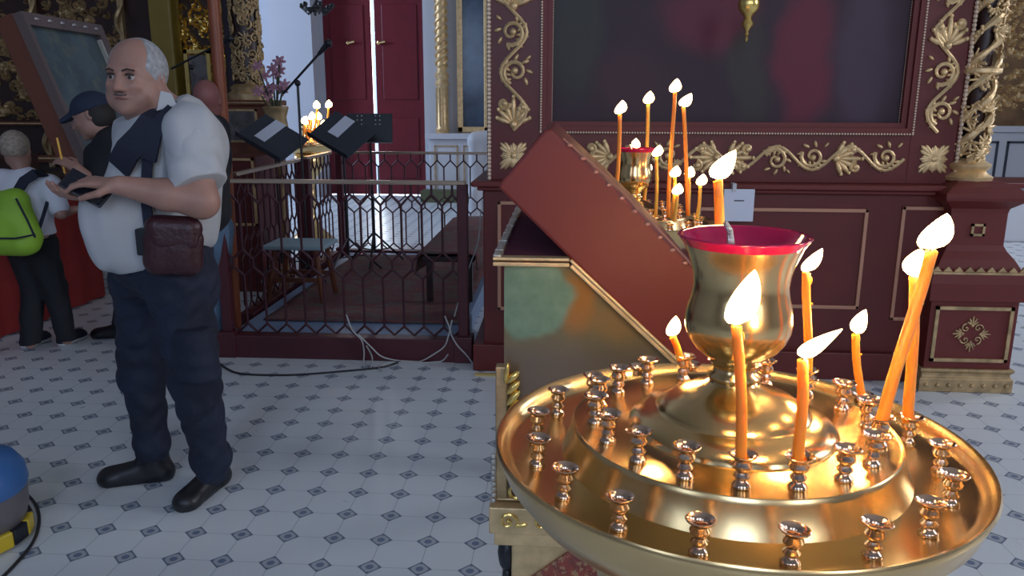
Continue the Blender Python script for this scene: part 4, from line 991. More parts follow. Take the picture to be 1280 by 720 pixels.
make('frame', MB().box(-hw, -hw + 0.09, -0.06, 0.04, 0, 2.7).box(hw - 0.09, hw, -0.06, 0.04, 0, 2.7).box(-hw, hw, -0.06, 0.04, 0, 0.09), GOLD, fi, False, 0.01)
sl = thing('side_altar', 'white side altar ledge below the blue icon', 'altar', (-1.55, 12.95, 0))
make('cabinet', MB().box(-0.60, 0.80, -0.25, 0.30, 0, 0.98).box(-0.66, 0.86, -0.32, 0.33, 0.98, 1.07), WHITE_P, sl, False, 0.01)
b = MB()
for xx in (-0.52, -0.05, 0.42): rect_frame(b, xx, xx + 0.38, 0.15, 0.88, -0.25, 0.02, 0.015)
make('gilt_moulding', b, GOLD_DULL, sl, False)
make('green_step', MB().box(-0.7, 0.9, -0.6, -0.25, 0.0, 0.18), mat('olive_cloth', (0.10, 0.11, 0.06), 0.9), sl, False)

# right background: white and gilt screen
rs_ = thing('white_screen', 'white and gilt panelled screen far back at the right edge', 'icon screen', (7.0, 12.4, 0))
make('cabinet', MB().box(-1.0, 0.95, -0.1, 0.3, 0, 1.15).box(-1.05, 0.95, -0.15, 0.3, 1.15, 1.24), WHITE_P, rs_, False, 0.01)
b = MB()
for xx in (-0.9, -0.42, 0.06, 0.54): rect_frame(b, xx, xx + 0.36, 0.15, 1.02, -0.1, 0.03, 0.02)
make('panel_moulding', b, STANDM, rs_, False)
b = MB(); carved_relief(b, 1.9, 1.9, 0.05, 21, Matrix.Translation((-1.0, 0.05, 1.45)), 0.02); make('carved_foliage', b, GOLD, rs_, ang=60)
make('gilt_board', MB().box(-1.0, 0.95, 0.06, 0.3, 1.24, 4.0), mat('brown_gilt_board', (0.20, 0.11, 0.05), 0.5, 0.3, vary=0.3), rs_, False)
ap = thing('low_altar', 'low white step altar with maroon top right of the pedestal', 'altar', (4.9, 9.6, 0))
make('body', MB().box(-0.55, 0.8, -0.35, 0.4, 0, 0.62, bev=0.02), WHITE_P, ap, False); make('top', MB().box(-0.35, 0.85, -0.4, 0.4, 0.62, 0.68, bev=0.01), MAROON, ap, False)

# ================================================================== LEANING ICON on its red-draped desk (left)
I1, I2 = 4.55, 5.25
tl, bl = at(37, 31, I1), at(100, 173, I1)
otl, obl = at(19, 10, I1), at(97, 196, I1)
ic = thing('leaning_icon', 'large icon under glass leaning in a brown wooden case, seen obliquely at left', 'icon', (bl.x, I1, bl.z))
O_ = Vector(ic.location)
dn = (bl - tl).normalized(); bk = Vector((-dn.z, 0, dn.x)); bk = bk if bk.x < 0 else -bk      # thickness direction, away from the viewer side
def quad(p, q, y0, y1, t0, t1):
    vs = []
    for P__ in (p, q):
        for y in (y0, y1):
            for t in (t0, t1): vs.append(Vector((P__.x, y, P__.z)) + bk * t - O_)
    return MB().add(vs, [(0, 1, 3, 2), (4, 6, 7, 5), (0, 4, 5, 1), (2, 3, 7, 6), (0, 2, 6, 4), (1, 5, 7, 3)])
make('glazed_picture', quad(tl, bl + dn * 0.12, I1, I2, 0.02, 0.03), ICON_BLUE, ic, False)
b = MB()
fr = 0.035
e1 = quad(tl - dn * 0.075, bl + dn * 0.16, I1 - fr, I1, -0.005, 0.05); e2 = quad(tl - dn * 0.075, bl + dn * 0.16, I2, I2 + 0.07, -0.005, 0.05)
e3 = quad(tl - dn * 0.075, tl, I1, I2, -0.005, 0.05); e4 = quad(bl + dn * 0.11, bl + dn * 0.16, I1, I2, -0.005, 0.05)
for e in (e1, e2, e3, e4): b.add(e.v, e.f)
make('frame', b, mat('grey_brown_frame', (0.12, 0.085, 0.08), 0.4), ic, False)
make('case', quad(tl - dn * 0.085, bl + dn * 0.2, I1 - 0.03, I2 + 0.06, 0.05, 0.17), mat('red_brown_case', (0.13, 0.04, 0.02), 0.45), ic, False, 0.004)
b = MB()
for j in range(6): b.ball(Vector((tl.x, I1 + 0.08 + 0.12 * j, tl.z)) - dn * 0.04 - bk * 0.007 - O_, (0.012, 0.02, 0.012), 8, 5)
make('frame_stud', b, mat('dull_silver', (0.35, 0.33, 0.35), 0.4, 0.5), ic)
e = quad(tl + dn * 0.03, bl, I2 - 0.025, I2 - 0.005, -0.004, 0.02); make('silver_slip', e, SILVER, ic, False)
dk = thing('red_draped_desk', 'tall desk draped to the floor in red cloth below the leaning icon', 'desk', (-3.95, 5.0, 0))
secs = []; nseg = 60
drape = MB(); ring = []
def drape_pt(s_, z):
    # rounded rectangle path with folds deepening to the floor
    hx, hy = 0.30, 0.90; per = [(hx, -hy), (hx, hy), (-hx, hy), (-hx, -hy)]
    L_ = [2 * hy, 2 * hx, 2 * hy, 2 * hx]; T_ = s_ * sum(L_); i = 0
    while T_ > L_[i] and i < 3: T_ -= L_[i]; i += 1
    a = Vector(per[i]); b_ = Vector(per[(i + 1) % 4]); d__ = (b_ - a).normalized(); n__ = Vector((d__.y, -d__.x)); p = a + d__ * T_
    f_ = 0.014 * (1 - z / 0.95) * math.sin(T_ * 26) ; return (p.x + n__.x * f_, p.y + n__.y * f_, z)
NS = 200
rings = [[drape_pt(i / NS, z) for i in range(NS)] for z in (0.01, 0.3, 0.6, 0.9, 0.95)]
drape.loft(rings, NS); make('cloth', drape, REDCLOTH, dk, ang=60)
make('desk_top', MB().box(-0.33, 0.30, -0.90, 0.92, 0.951, 0.99), WOOD_DK, dk, False, 0.006)
cb = thing('icon_cradle', 'dark wooden cradle holding up the leaning icon', 'cradle', (-4.0, 5.0, 0.992))
make('post', MB().box(-0.3, -0.24, -0.5, -0.44, 0, 0.9), WOOD_DK, cb, False); make('post', MB().box(-0.3, -0.24, 0.44, 0.5, 0, 0.9), WOOD_DK, cb, False)
make('rail', MB().box(-0.3, 0.15, -0.6, 0.6, 0, 0.16), WOOD_DK, cb, False, 0.005)
solo('thin_candle', MB().tube([(0, 0, 0), (0, 0, 0.24)], 0.006, 8), mat('pale_wax', (0.5, 0.42, 0.35), 0.5), 'unlit thin pale candle standing upright on the red-draped desk', 'candle', (-3.70, 4.6, 0.992))

# ================================================================== CABLES
def cable(name, pts, r, m, label, cat='cable', group=None):
    P__ = [Vector(p) for p in pts]; out = []
    for i in range(len(P__) - 1):
        a = P__[max(i - 1, 0)]; b_ = P__[i]; c = P__[i + 1]; d__ = P__[min(i + 2, len(P__) - 1)]
        for j in range(8):
            t = j / 8; out.append(0.5 * ((2 * b_) + (c - a) * t + (2 * a - 5 * b_ + 4 * c - d__) * t * t + (3 * b_ - a - 3 * c + d__) * t ** 3))
    out.append(P__[-1]); base = P__[0].copy(); base.z = 0
    for p in out: p.z = max(p.z, r * 0.9)
    return solo(name, MB().tube([p - base for p in out], r, 6), m, label, cat, base, group)
g_ = lambda x, y: gnd(x, y, 0.005)
cable('floor_cable', [g_(272, 452), g_(282, 460), g_(300, 467), g_(340, 469), g_(380, 468), g_(430, 464), g_(478, 459), g_(500, 452)], 0.006, CORDK, 'black cable lying on the floor along the front of the railing')
cable('cable_loop', [g_(-30, 606), g_(15, 611), g_(32, 617), g_(45, 632), g_(49, 652), g_(42, 676), g_(24, 700), g_(-5, 728), g_(-40, 745)], 0.006, CORDK, 'black cable looping out from the blue drum at lower left')
f_ = lambda x, y, Y=4.43: at(x, y, Y)
cable('power_cable', [f_(433, 393), f_(440, 412), f_(452, 425), f_(455, 440), g_(455, 458), g_(463, 460), f_(465, 446), f_(458, 432)], 0.0045, CORDW, 'white cord hanging in a loop through the railing, left of the others')
cable('power_cable', [f_(448, 418), f_(464, 434), f_(478, 446), g_(500, 451), g_(524, 452), f_(545, 441), f_(556, 432), f_(561, 418), f_(565, 400)], 0.0045, CORDW, 'white cord sagging along the base beam of the front railing')
cable('power_cable', [f_(556, 395), f_(562, 410), f_(565, 420), f_(572, 432), f_(585, 446), f_(594, 460)], 0.0045, CORDW, 'white cord running down from the corner post to the floor by the shrine')
cable('power_cable', [g_(478, 464), g_(474, 458), g_(490, 453), g_(520, 454), g_(550, 452), f_(560, 443)], 0.0045, CORDW, 'white cord lying on the floor tiles in front of the railing')
cable('power_cable', [f_(601, 262, 4.6), f_(598, 300, 4.6), f_(588, 330, 4.6), f_(578, 360, 4.6), f_(568, 395, 4.43)], 0.004, CORDW, 'white cord climbing beside the shrine from the corner post')
solo('floor_batten', MB().box(0, 0.2, -0.03, 0.0, 0, 0.012), mat('yellow_tape', (0.55, 0.42, 0.16), 0.6), 'yellowish strip on the floor at the foot of the shrine', 'strip', gnd(594, 468, 0))

# ================================================================== BLUE DRUM (lower left)
dr = thing('floor_cleaner', 'round blue and grey floor cleaner with yellow trim at the lower left edge', 'floor cleaner', (-2.045, 2.36, 0))
make('lid', MB().lathe([(0.185, 0.19), (0.192, 0.21), (0.185, 0.26), (0.16, 0.30), (0.10, 0.325), (0.0, 0.33)], 48, cap=False), BLUEPL, dr)
make('drum', MB().lathe([(0.15, 0.055), (0.17, 0.07), (0.182, 0.12), (0.186, 0.19), (0.10, 0.195)], 48), GREYPL, dr)
for q in range(16):
    a = q * PI / 8; make('yellow_bumper' if q % 2 else 'black_bumper', MB().box(0.14, 0.185, -0.034, 0.034, 0.012, 0.07, Matrix.Rotation(a, 4, 'Z'), bev=0.006), YELPL if q % 2 else BLACKM, dr, False)

# ================================================================== PEOPLE
V3 = Vector
def unit(v): v = Vector(v); return v.normalized()
def hand(wrist, d_, up_, side, s=1.0, curl=0.5, open_=0.16):
    """prims of a hand: wrist point, pointing direction, back-of-hand normal, side=+1/-1 for the thumb"""
    d_ = unit(d_); up_ = unit(Vector(up_) - d_ * Vector(up_).dot(d_)); lat = d_.cross(up_) * side; w_ = V3(wrist); P = []
    palm = w_ + d_ * 0.045 * s
    P.append(cone(w_, w_ + d_ * 0.02 * s, 0.024 * s, 0.026 * s, 0.015, (tuple(up_), 0.75)))
    for q in (-1.2, -0.4, 0.4, 1.2): P.append(cone(w_ + d_ * 0.015 * s + lat * q * 0.009 * s, w_ + d_ * 0.085 * s + lat * q * 0.0175 * s, 0.0135 * s, 0.0105 * s, 0.014))
    for q, L_ in ((-1.25, 0.062), (-0.42, 0.076), (0.42, 0.080), (1.25, 0.070)):
        a = w_ + d_ * 0.085 * s + lat * q * 0.0175 * s; dd = d_ + lat * q * open_ * 0.4; seg = L_ * s / 3 * 1.15
        for j in range(3):
            dd = (dd.normalized() * math.cos(curl * 0.75) - up_ * math.sin(curl * 0.75)).normalized() if j else (dd.normalized() - up_ * curl * 0.4).normalized()
            b_ = a + dd * seg; P.append(cone(a, b_, (0.0092 - 0.0008 * j) * s, (0.0085 - 0.0008 * j) * s, 0.003)); a = b_
    a = w_ + d_ * 0.02 * s + lat * 0.018 * s; b_ = a + (d_ * 0.6 + lat * 0.8 - up_ * 0.3).normalized() * 0.042 * s; c = b_ + (d_ * 0.95 + lat * 0.15 - up_ * 0.35).normalized() * 0.032 * s; e = c + (d_ - up_ * 0.5).normalized() * 0.025 * s
    P += [cone(a, b_, 0.015 * s, 0.0115 * s, 0.012), cone(b_, c, 0.0112 * s, 0.0098 * s, 0.004), cone(c, e, 0.0096 * s, 0.0082 * s, 0.003)]
    return P
def head(c, face, up_, s=1.0, jaw=1.0):
    """prims of a head: centre at ear height; face = looking direction"""
    f = unit(face); u = unit(Vector(up_) - f * Vector(up_).dot(f)); r = f.cross(u); c = V3(c)
    R = np.array([[r.x, f.x, u.x], [r.y, f.y, u.y], [r.z, f.z, u.z]])
    def q(a, b_, d__): return c + (r * a + f * b_ + u * d__) * s
    E = lambda p, rad, k=0.02, op='add': ell(q(*p), tuple(x * s for x in rad), k, R, op)
    P = [E((0, -0.012, 0.035), (0.077, 0.096, 0.090)), E((0, 0.026, -0.010), (0.066, 0.072, 0.082), 0.03), E((0, 0.040, -0.066), (0.050 * jaw, 0.048, 0.044 * jaw), 0.04),
         E((0, 0.078, -0.088), (0.021, 0.016, 0.016), 0.025), E((0.044 * jaw, 0.03, -0.055), (0.024, 0.036, 0.032), 0.03), E((-0.044 * jaw, 0.03, -0.055), (0.024, 0.036, 0.032), 0.03),
         E((0.032, 0.074, -0.018), (0.024, 0.018, 0.016), 0.02), E((-0.032, 0.074, -0.018), (0.024, 0.018, 0.016), 0.02),
         E((0, 0.083, 0.032), (0.048, 0.012, 0.010), 0.016)]
    P += [ell(q(sg * 0.031, 0.098, 0.010), (0.0155 * s,) * 3, 0.012, R, 'cut') for sg in (-1, 1)]
    P += [cone(q(0, 0.094, 0.018), q(0, 0.113, -0.022), 0.008 * s, 0.0125 * s, 0.010), E((0.012, 0.100, -0.027), (0.009, 0.010, 0.008), 0.006), E((-0.012, 0.100, -0.027), (0.009, 0.010, 0.008), 0.006)]
    P += [E((0, 0.090, -0.050), (0.024, 0.012, 0.006), 0.008), E((0, 0.088, -0.062), (0.020, 0.012, 0.007), 0.008)]
    for sg in (-1, 1):
        P += [ell(q(sg * 0.077, -0.008, 0.0), (0.010 * s, 0.019 * s, 0.030 * s), 0.004, R), ell(q(sg * 0.086, -0.006, 0.002), (0.007 * s, 0.010 * s, 0.018 * s), 0.004, R, 'cut')]
    return P, q, R
def eyes(q, R, parent, s=1.0):
    base = Vector(parent.location); m = MB(); e = MB(); ir = MB()
    Mx = Matrix([list(R[0]) + [0], list(R[1]) + [0], list(R[2]) + [0], [0, 0, 0, 1]])
    for sg in (-1, 1):
        e.ball(q(sg * 0.031, 0.078, 0.010) - base, 0.0125 * s, 12, 8); ir.ball(q(sg * 0.031, 0.0895, 0.009) - base, (0.006 * s, 0.003 * s, 0.006 * s), 10, 6, Mx)
        m.tube([q(sg * 0.014, 0.098, 0.028) - base, q(sg * 0.030, 0.096, 0.034) - base, q(sg * 0.047, 0.084, 0.029) - base], 0.0028 * s, 6)
        m.tube([q(sg * 0.018, 0.0885, 0.016) - base, q(sg * 0.031, 0.093, 0.0195) - base, q(sg * 0.044, 0.085, 0.015) - base], 0.0032 * s, 6)
    make('eyeball', e, mat('eye_white', (0.45, 0.40, 0.38), 0.3), parent); make('iris', ir, BROWEYE, parent); make('eyebrow', m, BROWEYE, parent)
    make('lips', MB().tube([q(-0.022, 0.094, -0.056) - base, q(-0.008, 0.1015, -0.0545) - base, q(0.008, 0.1015, -0.0545) - base, q(0.022, 0.094, -0.056) - base], [0.002, 0.0042, 0.0042, 0.002], 8), LIPS, parent)
def shoe_prims(heel, toe, h=0.055, w_=0.040):
    heel = V3(heel); toe = V3(toe); d_ = (toe - heel).normalized()
    return [cone(heel + V3((0, 0, 0.032)) + d_ * 0.03, toe + V3((0, 0, 0.026)) - d_ * 0.045, 0.036, 0.042, 0.02), cone(heel + V3((0, 0, 0.05)) + d_ * 0.04, heel + V3((0, 0, 0.10)) + d_ * 0.055, 0.038, 0.045, 0.03),
            cone(heel + V3((0, 0, 0.07)) + d_ * 0.08, toe + V3((0, 0, 0.036)) - d_ * 0.08, 0.035, 0.030, 0.03), ell(toe + V3((0, 0, 0.028)) - d_ * 0.05, (0.05, 0.05, 0.03), 0.02)]

# ---------------- the man with white shirt
MY = 2.72
mp = gnd(205, 612); man = thing('man', 'balding man in white polo shirt and dark cargo jeans holding a phone', 'person', (mp.x, mp.y, 0))
A = lambda x, y, Y=MY: at(x, y, Y)
hd = A(171, 99, 2.68); face_dir = V3((-0.05, -1.0, -0.06))
HP, hq, HR = head(hd, face_dir, (0.03, 0, 1), 1.07, 1.22)
neck = A(196, 140, 2.74); chest = A(212, 190, 2.74); belly = A(180, 280, 2.68); pel = A(207, 330, 2.74)
shN = A(238, 166, 2.60); shF = A(172, 168, 2.88); elN = A(252, 252, 2.52); wrN = A(150, 232, 2.43)
elF = A(165, 262, 2.84); wrF = A(122, 244, 2.55)
hipN = A(226, 350, 2.65); hipF = A(180, 350, 2.83); knN = A(243, 470, 2.60); knF = A(178, 470, 2.86); anN = gnd(262, 606, 0.10); anF = gnd(200, 590, 0.10)
anN = A(266, 585, 2.66); anF = A(192, 570, 2.86)
body = HP + [cone(neck + V3((0, 0, -0.03)), hd + V3((0.01, 0.02, -0.06)), 0.070, 0.068, 0.04), cone(neck, chest, 0.07, 0.12, 0.06), ell(chest, (0.15, 0.12, 0.17), 0.05), ell(belly, (0.15, 0.15, 0.18), 0.06), ell(pel, (0.15, 0.13, 0.12), 0.05),
        cone(chest + V3((0, 0, 0.1)), shN, 0.07, 0.06, 0.05), cone(chest + V3((0, 0, 0.1)), shF, 0.07, 0.06, 0.05),
        cone(shN, elN, 0.060, 0.052, 0.03), cone(elN, wrN + (elN - wrN) * 0.55, 0.053, 0.050, 0.03), cone(elN + (wrN - elN) * 0.45, wrN, 0.050, 0.032, 0.02),
        cone(shF, elF, 0.055, 0.045, 0.03), cone(elF, wrF, 0.044, 0.028, 0.03),
        cone(hipN, knN, 0.085, 0.055, 0.03), cone(knN, anN, 0.055, 0.036, 0.03), cone(hipF, knF, 0.085, 0.055, 0.03), cone(knF, anF, 0.055, 0.036, 0.03)]
body += hand(wrN, A(92, 224, 2.42) - wrN, (0.1, -0.3, 1.0), -1, 1.05, 0.42) + hand(wrF, A(85, 246, 2.46) - wrF, (-0.2, -0.4, -1.0), -1, 1.0, 0.6)
sdf('body', body, SKIN, man, 0.0048)
eyes(hq, HR, man, 1.07)
hairp = [ell(hq(0, -0.016, 0.032), (0.0905, 0.108, 0.1035), 0.01, HR), ell(hq(0, 0.05, 0.13), (0.05, 0.07, 0.05), 0.02, HR, 'cut')]
fu = unit(face_dir)
sdf('grey_hair', hairp, HAIR_G, man, 0.0045, cuts=[(hq(0, 0.060, 0.02), (fu.x, fu.y, 0.50)), (hq(0, 0, -0.045), (0, 0, -1))])
make('moustache', MB().tube([hq(-0.020, 0.098, -0.043) - V3(man.location), hq(0, 0.108, -0.040) - V3(man.location), hq(0.020, 0.098, -0.043) - V3(man.location)], [0.003, 0.006, 0.003], 8), mat('grey_brown_moustache', (0.14, 0.10, 0.09), 0.8), man)
# shirt: torso + sleeves
slN = shN + (elN - shN) * 0.40; slF = shF + (elF - shF) * 0.8
torso = [ell(chest + V3((0, 0, 0.0)), (0.180, 0.150, 0.20), 0.07), ell(belly + V3((0.0, 0, 0)), (0.178, 0.18, 0.205), 0.09), ell(A(150, 282, 2.62), (0.105, 0.12, 0.14), 0.08), cone(chest + V3((0.02, 0.02, 0)), A(217, 290, 2.74), 0.155, 0.138, 0.08),
         cone(chest + V3((0, 0, 0.08)), shN, 0.10, 0.088, 0.06), cone(chest + V3((0, 0, 0.10)), shF, 0.10, 0.08, 0.06), cone(shN, slN, 0.086, 0.083, 0.04), cone(shF, slF, 0.078, 0.075, 0.04), cone(chest + V3((0, 0, 0.1)), neck + V3((0.01, 0.01, -0.01)), 0.12, 0.072, 0.05)]
shirt_cuts = [(neck + V3((-0.01, -0.02, 0.012)), (-0.35, -0.25, 1)), (A(200, 328, 2.74), (0.22, 0, -1)), ]
dN = (elN - shN).normalized()
shp = sdf('white_shirt', torso, SHIRT, man, 0.007, cuts=shirt_cuts, ripple=wrinkle(0.0075, 24, 3))
sdf('sleeve', [cone(shN + V3((0, 0, -0.01)), elN, 0.088, 0.092, 0.03)], SHIRT, man, 0.006, cuts=[(shN + (elN - shN) * 0.80, tuple(dN + V3((0.25, 0, 0.1)))), (shN + V3((0, 0, -0.02)), tuple(-dN))], ripple=wrinkle(0.006, 30, 17))
make('collar', MB().tube([neck + V3((0.085 * math.cos(a), 0.08 * math.sin(a), -0.012 + 0.018 * math.cos(a))) - V3(man.location) for a in [i * 0.33 for i in range(20)]], 0.013, 8), SHIRT, man)
make('collar_flap', MB().prism([(-0.03, -0.03), (0.035, -0.012), (0.02, 0.03), (-0.012, 0.038)], -0.006, 0.004, Matrix.Translation(A(207, 128, 2.60) - V3(man.location)) @ Matrix.Rotation(0.5, 4, 'Z') @ Matrix.Rotation(-0.3, 4, 'X')), SHIRT, man, False, 0.002)
# trousers
tro = [ell(pel + V3((0, 0, -0.01)), (0.152, 0.145, 0.12), 0.05), cone(hipN, knN, 0.110, 0.088, 0.05), cone(knN, anN, 0.084, 0.062, 0.03), cone(hipF, knF, 0.110, 0.085, 0.05), cone(knF, anF, 0.080, 0.060, 0.03),
       cone(pel + V3((0, 0, 0.07)), hipN, 0.14, 0.12, 0.06), cone(pel + V3((0, 0, 0.07)), hipF, 0.14, 0.11, 0.06), ell(anN + V3((0, 0, 0.05)), (0.072, 0.072, 0.05), 0.03), ell(anF + V3((0, 0, 0.05)), (0.07, 0.07, 0.05), 0.03)]
sdf('cargo_jeans', tro, DENIM, man, 0.007, cuts=[(anN + V3((0, 0, -0.06)), (0, 0, -1)), (pel + V3((0, 0, 0.115)), (0, 0, 1))], ripple=wrinkle(0.0045, 30, 8))
kp = A(262, 440, 2.55)
sdf('cargo_pocket', [cone(A(246, 425, 2.545), A(252, 470, 2.53), 0.062, 0.062, 0.02), cone(A(236, 425, 2.55), A(240, 470, 2.54), 0.055, 0.055, 0.02)], DENIM, man, 0.007, cuts=[(A(250, 415, 2.5), (0, 0, 1)), (A(250, 478, 2.5), (0, 0, -1))], ripple=wrinkle(0.003, 40, 5))
for hl_, te in ((gnd(282, 600), gnd(224, 642)), (gnd(216, 598), gnd(124, 606))):
    sdf('shoe', [(p[0], p[1], p[2], p[3] * 1.12, p[4] * 1.12) + p[5:] if p[0] == 'c' else p for p in shoe_prims(hl_, te)], SHOE, man, 0.005, cuts=[((0, 0, 0.002), (0, 0, -1))])
    sd_ = (te - hl_).normalized(); m = MB()
    for q in range(4):
        c = hl_ + sd_ * (0.11 + 0.022 * q) + V3((0, 0, 0.112 - 0.012 * q)) - V3(man.location); sx_ = V3((-sd_.y, sd_.x, 0)) * 0.024; m.tube([c - sx_ - V3((0, 0, 0.012)), c, c + sx_ - V3((0, 0, 0.012))], 0.003, 5)
    make('shoelace', m, NAVYF, man)
# phone in his hands
ph = A(108, 235, 2.43); pho = thing('phone', 'black phone held in both hands by the man in white', 'phone', ph)
Mp = Matrix.Rotation(0.5, 4, 'Y') @ Matrix.Rotation(0.9, 4, 'X')
make('case', MB().box(-0.075, 0.075, -0.038, 0.038, -0.005, 0.005, Mp, bev=0.004), BLACKM, pho, False); make('screen', MB().box(-0.068, 0.068, -0.033, 0.033, 0.005, 0.006, Mp), mat('phone_glass', (0.01, 0.012, 0.02), 0.1), pho, False)
# shoulder bag
bg = A(217, 312, 2.50); bag = thing('shoulder_bag', 'burgundy leather bag with flap at the hip of the man in white', 'bag', bg)
sdf('pouch', [cone(A(197, 296, 2.50), A(236, 298, 2.52), 0.042, 0.042, 0.03, ((0, 1, 0), 0.8)), cone(A(198, 325, 2.50), A(234, 328, 2.52), 0.045, 0.045, 0.03, ((0, 1, 0), 0.8)), cone(A(196, 300, 2.50), A(198, 326, 2.5), 0.04, 0.04, 0.03), cone(A(236, 300, 2.52), A(236, 326, 2.52), 0.04, 0.04, 0.03), ell(A(217, 312, 2.51), (0.08, 0.045, 0.07), 0.03)], LEATHER, bag, 0.006)
sdf('flap', [cone(A(197, 284, 2.49), A(237, 286, 2.51), 0.042, 0.042, 0.02, ((0, 1, 0), 0.9)), cone(A(199, 300, 2.475), A(236, 302, 2.495), 0.032, 0.032, 0.02, ((0, 1, 0), 0.7))], LEATHER, bag, 0.006)
make('clasp', MB().box(-0.006, 0.006, -0.055, -0.04, -0.018, 0.018, Matrix.Translation(A(214, 302, 2.48) - bg + V3((0, 0.04, 0))), bev=0.002), SILVER, bag, False)
b = MB()
def strap(pts, w_, m, nm, par, base, t_=0.006):
    P__ = [Vector(p) - base for p in pts]; mb = MB(); vs = []
    for i, p in enumerate(P__):
        tn = (P__[min(i + 1, len(P__) - 1)] - P__[max(i - 1, 0)]).normalized(); sd = tn.cross(Vector((0, -1, 0.0))); sd = sd.normalized() if sd.length > 0.1 else Vector((1, 0, 0)); nr = tn.cross(sd)
        vs += [p - sd * w_ / 2 - nr * t_ / 2, p + sd * w_ / 2 - nr * t_ / 2, p + sd * w_ / 2 + nr * t_ / 2, p - sd * w_ / 2 + nr * t_ / 2]
    n_ = len(P__); fs = [(0, 1, 2, 3), tuple(4 * (n_ - 1) + k for k in (3, 2, 1, 0))]
    for i in range(n_ - 1):
        for k in range(4): fs.append((4 * i + k, 4 * i + (k + 1) % 4, 4 * i + 4 + (k + 1) % 4, 4 * i + 4 + k))
    return make(nm, mb.add(vs, fs), m, par, True)
strap([A(188, 158, 2.545), A(185, 190, 2.55), A(183, 225, 2.545), A(183, 255, 2.53), A(186, 282, 2.49), A(190, 296, 2.47)], 0.035, NAVYF, 'strap', bag, bg)
make('buckle_block', MB().box(-0.025, 0.025, -0.02, 0.02, -0.045, 0.045, Matrix.Translation(A(182, 302, 2.49) - bg), bev=0.006), BLACKM, bag, False)
# backpack on the man
bkp = A(262, 205, 2.86); bp = thing('backpack', 'black backpack on the back of the man in white', 'backpack', bkp)
sdf('bag', [cone(A(256, 165, 2.90), A(258, 262, 2.90), 0.075, 0.09, 0.05), cone(A(245, 170, 2.95), A(248, 262, 2.95), 0.08, 0.09, 0.05)], BLACKF, bp, 0.009, ripple=wrinkle(0.004, 25, 2))
b = MB(); rr = random.Random(4)
for q in range(14): p = A(262 + rr.uniform(-2, 18), 165 + q * 8, 2.83) - bkp; b.ball(p, 0.006, 6, 4)
make('speckle', b, SILVER, bp)
strap([A(222, 134, 2.74), A(205, 136, 2.64), A(192, 150, 2.56), A(176, 172, 2.535), A(160, 188, 2.53), A(148, 210, 2.56)], 0.085, NAVYF, 'shoulder_strap', bp, bkp, 0.012)
strap([A(250, 170, 2.83), A(240, 140, 2.70), A(222, 133, 2.62), A(204, 150, 2.55), A(192, 170, 2.53), A(186, 200, 2.535)], 0.05, NAVYF, 'shoulder_strap', bp, bkp, 0.012)

# ---------------- boy with green backpack
BY = 4.5; B = lambda x, y, Y=BY: at(x, y, Y)
boyloc = gnd(60, 432); boy = thing('boy', 'fair-haired boy seen from behind in white t-shirt and black trousers', 'person', (boyloc.x, boyloc.y, 0))
bh = B(20, 188, 4.5); hp_, bq, bR = head(bh, (-0.45, 1, -0.05), (0, 0, 1), 0.92)
bs = B(32, 228); bc = B(30, 255); bw = B(38, 298); ls = B(2, 226); rs2 = B(62, 232); el_ = B(76, 266, 4.45); wr_ = B(92, 262, 4.55); kL = B(42, 360); kR = B(68, 358); aL = gnd(38, 430, 0.08); aR = gnd(84, 425, 0.08); lw = B(-14, 262, 4.4); lwr = B(-22, 300, 4.5)
bd = hp_ + [cone(bs, bh, 0.045, 0.05, 0.03), ell(bc, (0.13, 0.09, 0.14), 0.05), ell(bw, (0.12, 0.09, 0.1), 0.05), cone(bs, rs2, 0.05, 0.05, 0.03), cone(bs, ls, 0.05, 0.05, 0.03), cone(rs2, el_, 0.042, 0.033, 0.02), cone(el_, wr_, 0.034, 0.024, 0.02), cone(ls, lw, 0.042, 0.034, 0.02), cone(lw, lwr, 0.034, 0.024, 0.02),
            cone(bw, kL, 0.08, 0.05, 0.03), cone(bw + V3((0.05, 0, 0)), kR, 0.08, 0.05, 0.03), cone(kL, aL, 0.045, 0.03, 0.02), cone(kR, aR, 0.045, 0.03, 0.02)] + hand(wr_, (0.6, 0.6, 0.1), (0, 0, 1), -1, 0.85, 0.4) + hand(lwr, (0, 0.2, -1), (-1, 0, 0), 1, 0.85, 0.4)
sdf('body', bd, SKIN, boy, 0.007)
eyes(bq, bR, boy, 0.92)
sdf('cropped_hair', [ell(bq(0, -0.016, 0.036), (0.078, 0.094, 0.086), 0.01, bR)], HAIR_B, boy, 0.006, cuts=[(bq(0, 0.03, 0.05), (-0.41, 0.91, -0.45)), (bq(0, 0, -0.030), (0, 0, -1))])
sdf('white_tshirt', [ell(bc, (0.165, 0.125, 0.16), 0.05), cone(bc, B(36, 292), 0.145, 0.145, 0.05), cone(bs, rs2 + V3((0, 0, -0.005)), 0.075, 0.066, 0.04), cone(bs, ls, 0.075, 0.066, 0.04), cone(rs2, rs2 + (el_ - rs2) * 0.75, 0.068, 0.062, 0.03), cone(ls, lw, 0.066, 0.06, 0.03), cone(bs, bs + V3((0, 0, 0.03)), 0.085, 0.06, 0.03)], TSHIRT, boy, 0.008,
    cuts=[(B(30, 208), (0, 0, 1)), (B(40, 293), (0, 0, -1))], ripple=wrinkle(0.003, 26, 4))
sdf('black_trousers', [ell(bw + V3((0, 0, -0.03)), (0.145, 0.12, 0.11), 0.05), cone(bw + V3((-0.06, 0, -0.06)), kL, 0.092, 0.072, 0.04), cone(kL, aL, 0.070, 0.052, 0.02), cone(bw + V3((0.06, 0, -0.06)), kR, 0.092, 0.072, 0.04), cone(kR, aR, 0.070, 0.052, 0.02)], BLACKF, boy, 0.008, cuts=[(aL + V3((0, 0, 0.0)), (0, 0, -1))], ripple=wrinkle(0.004, 26, 6))
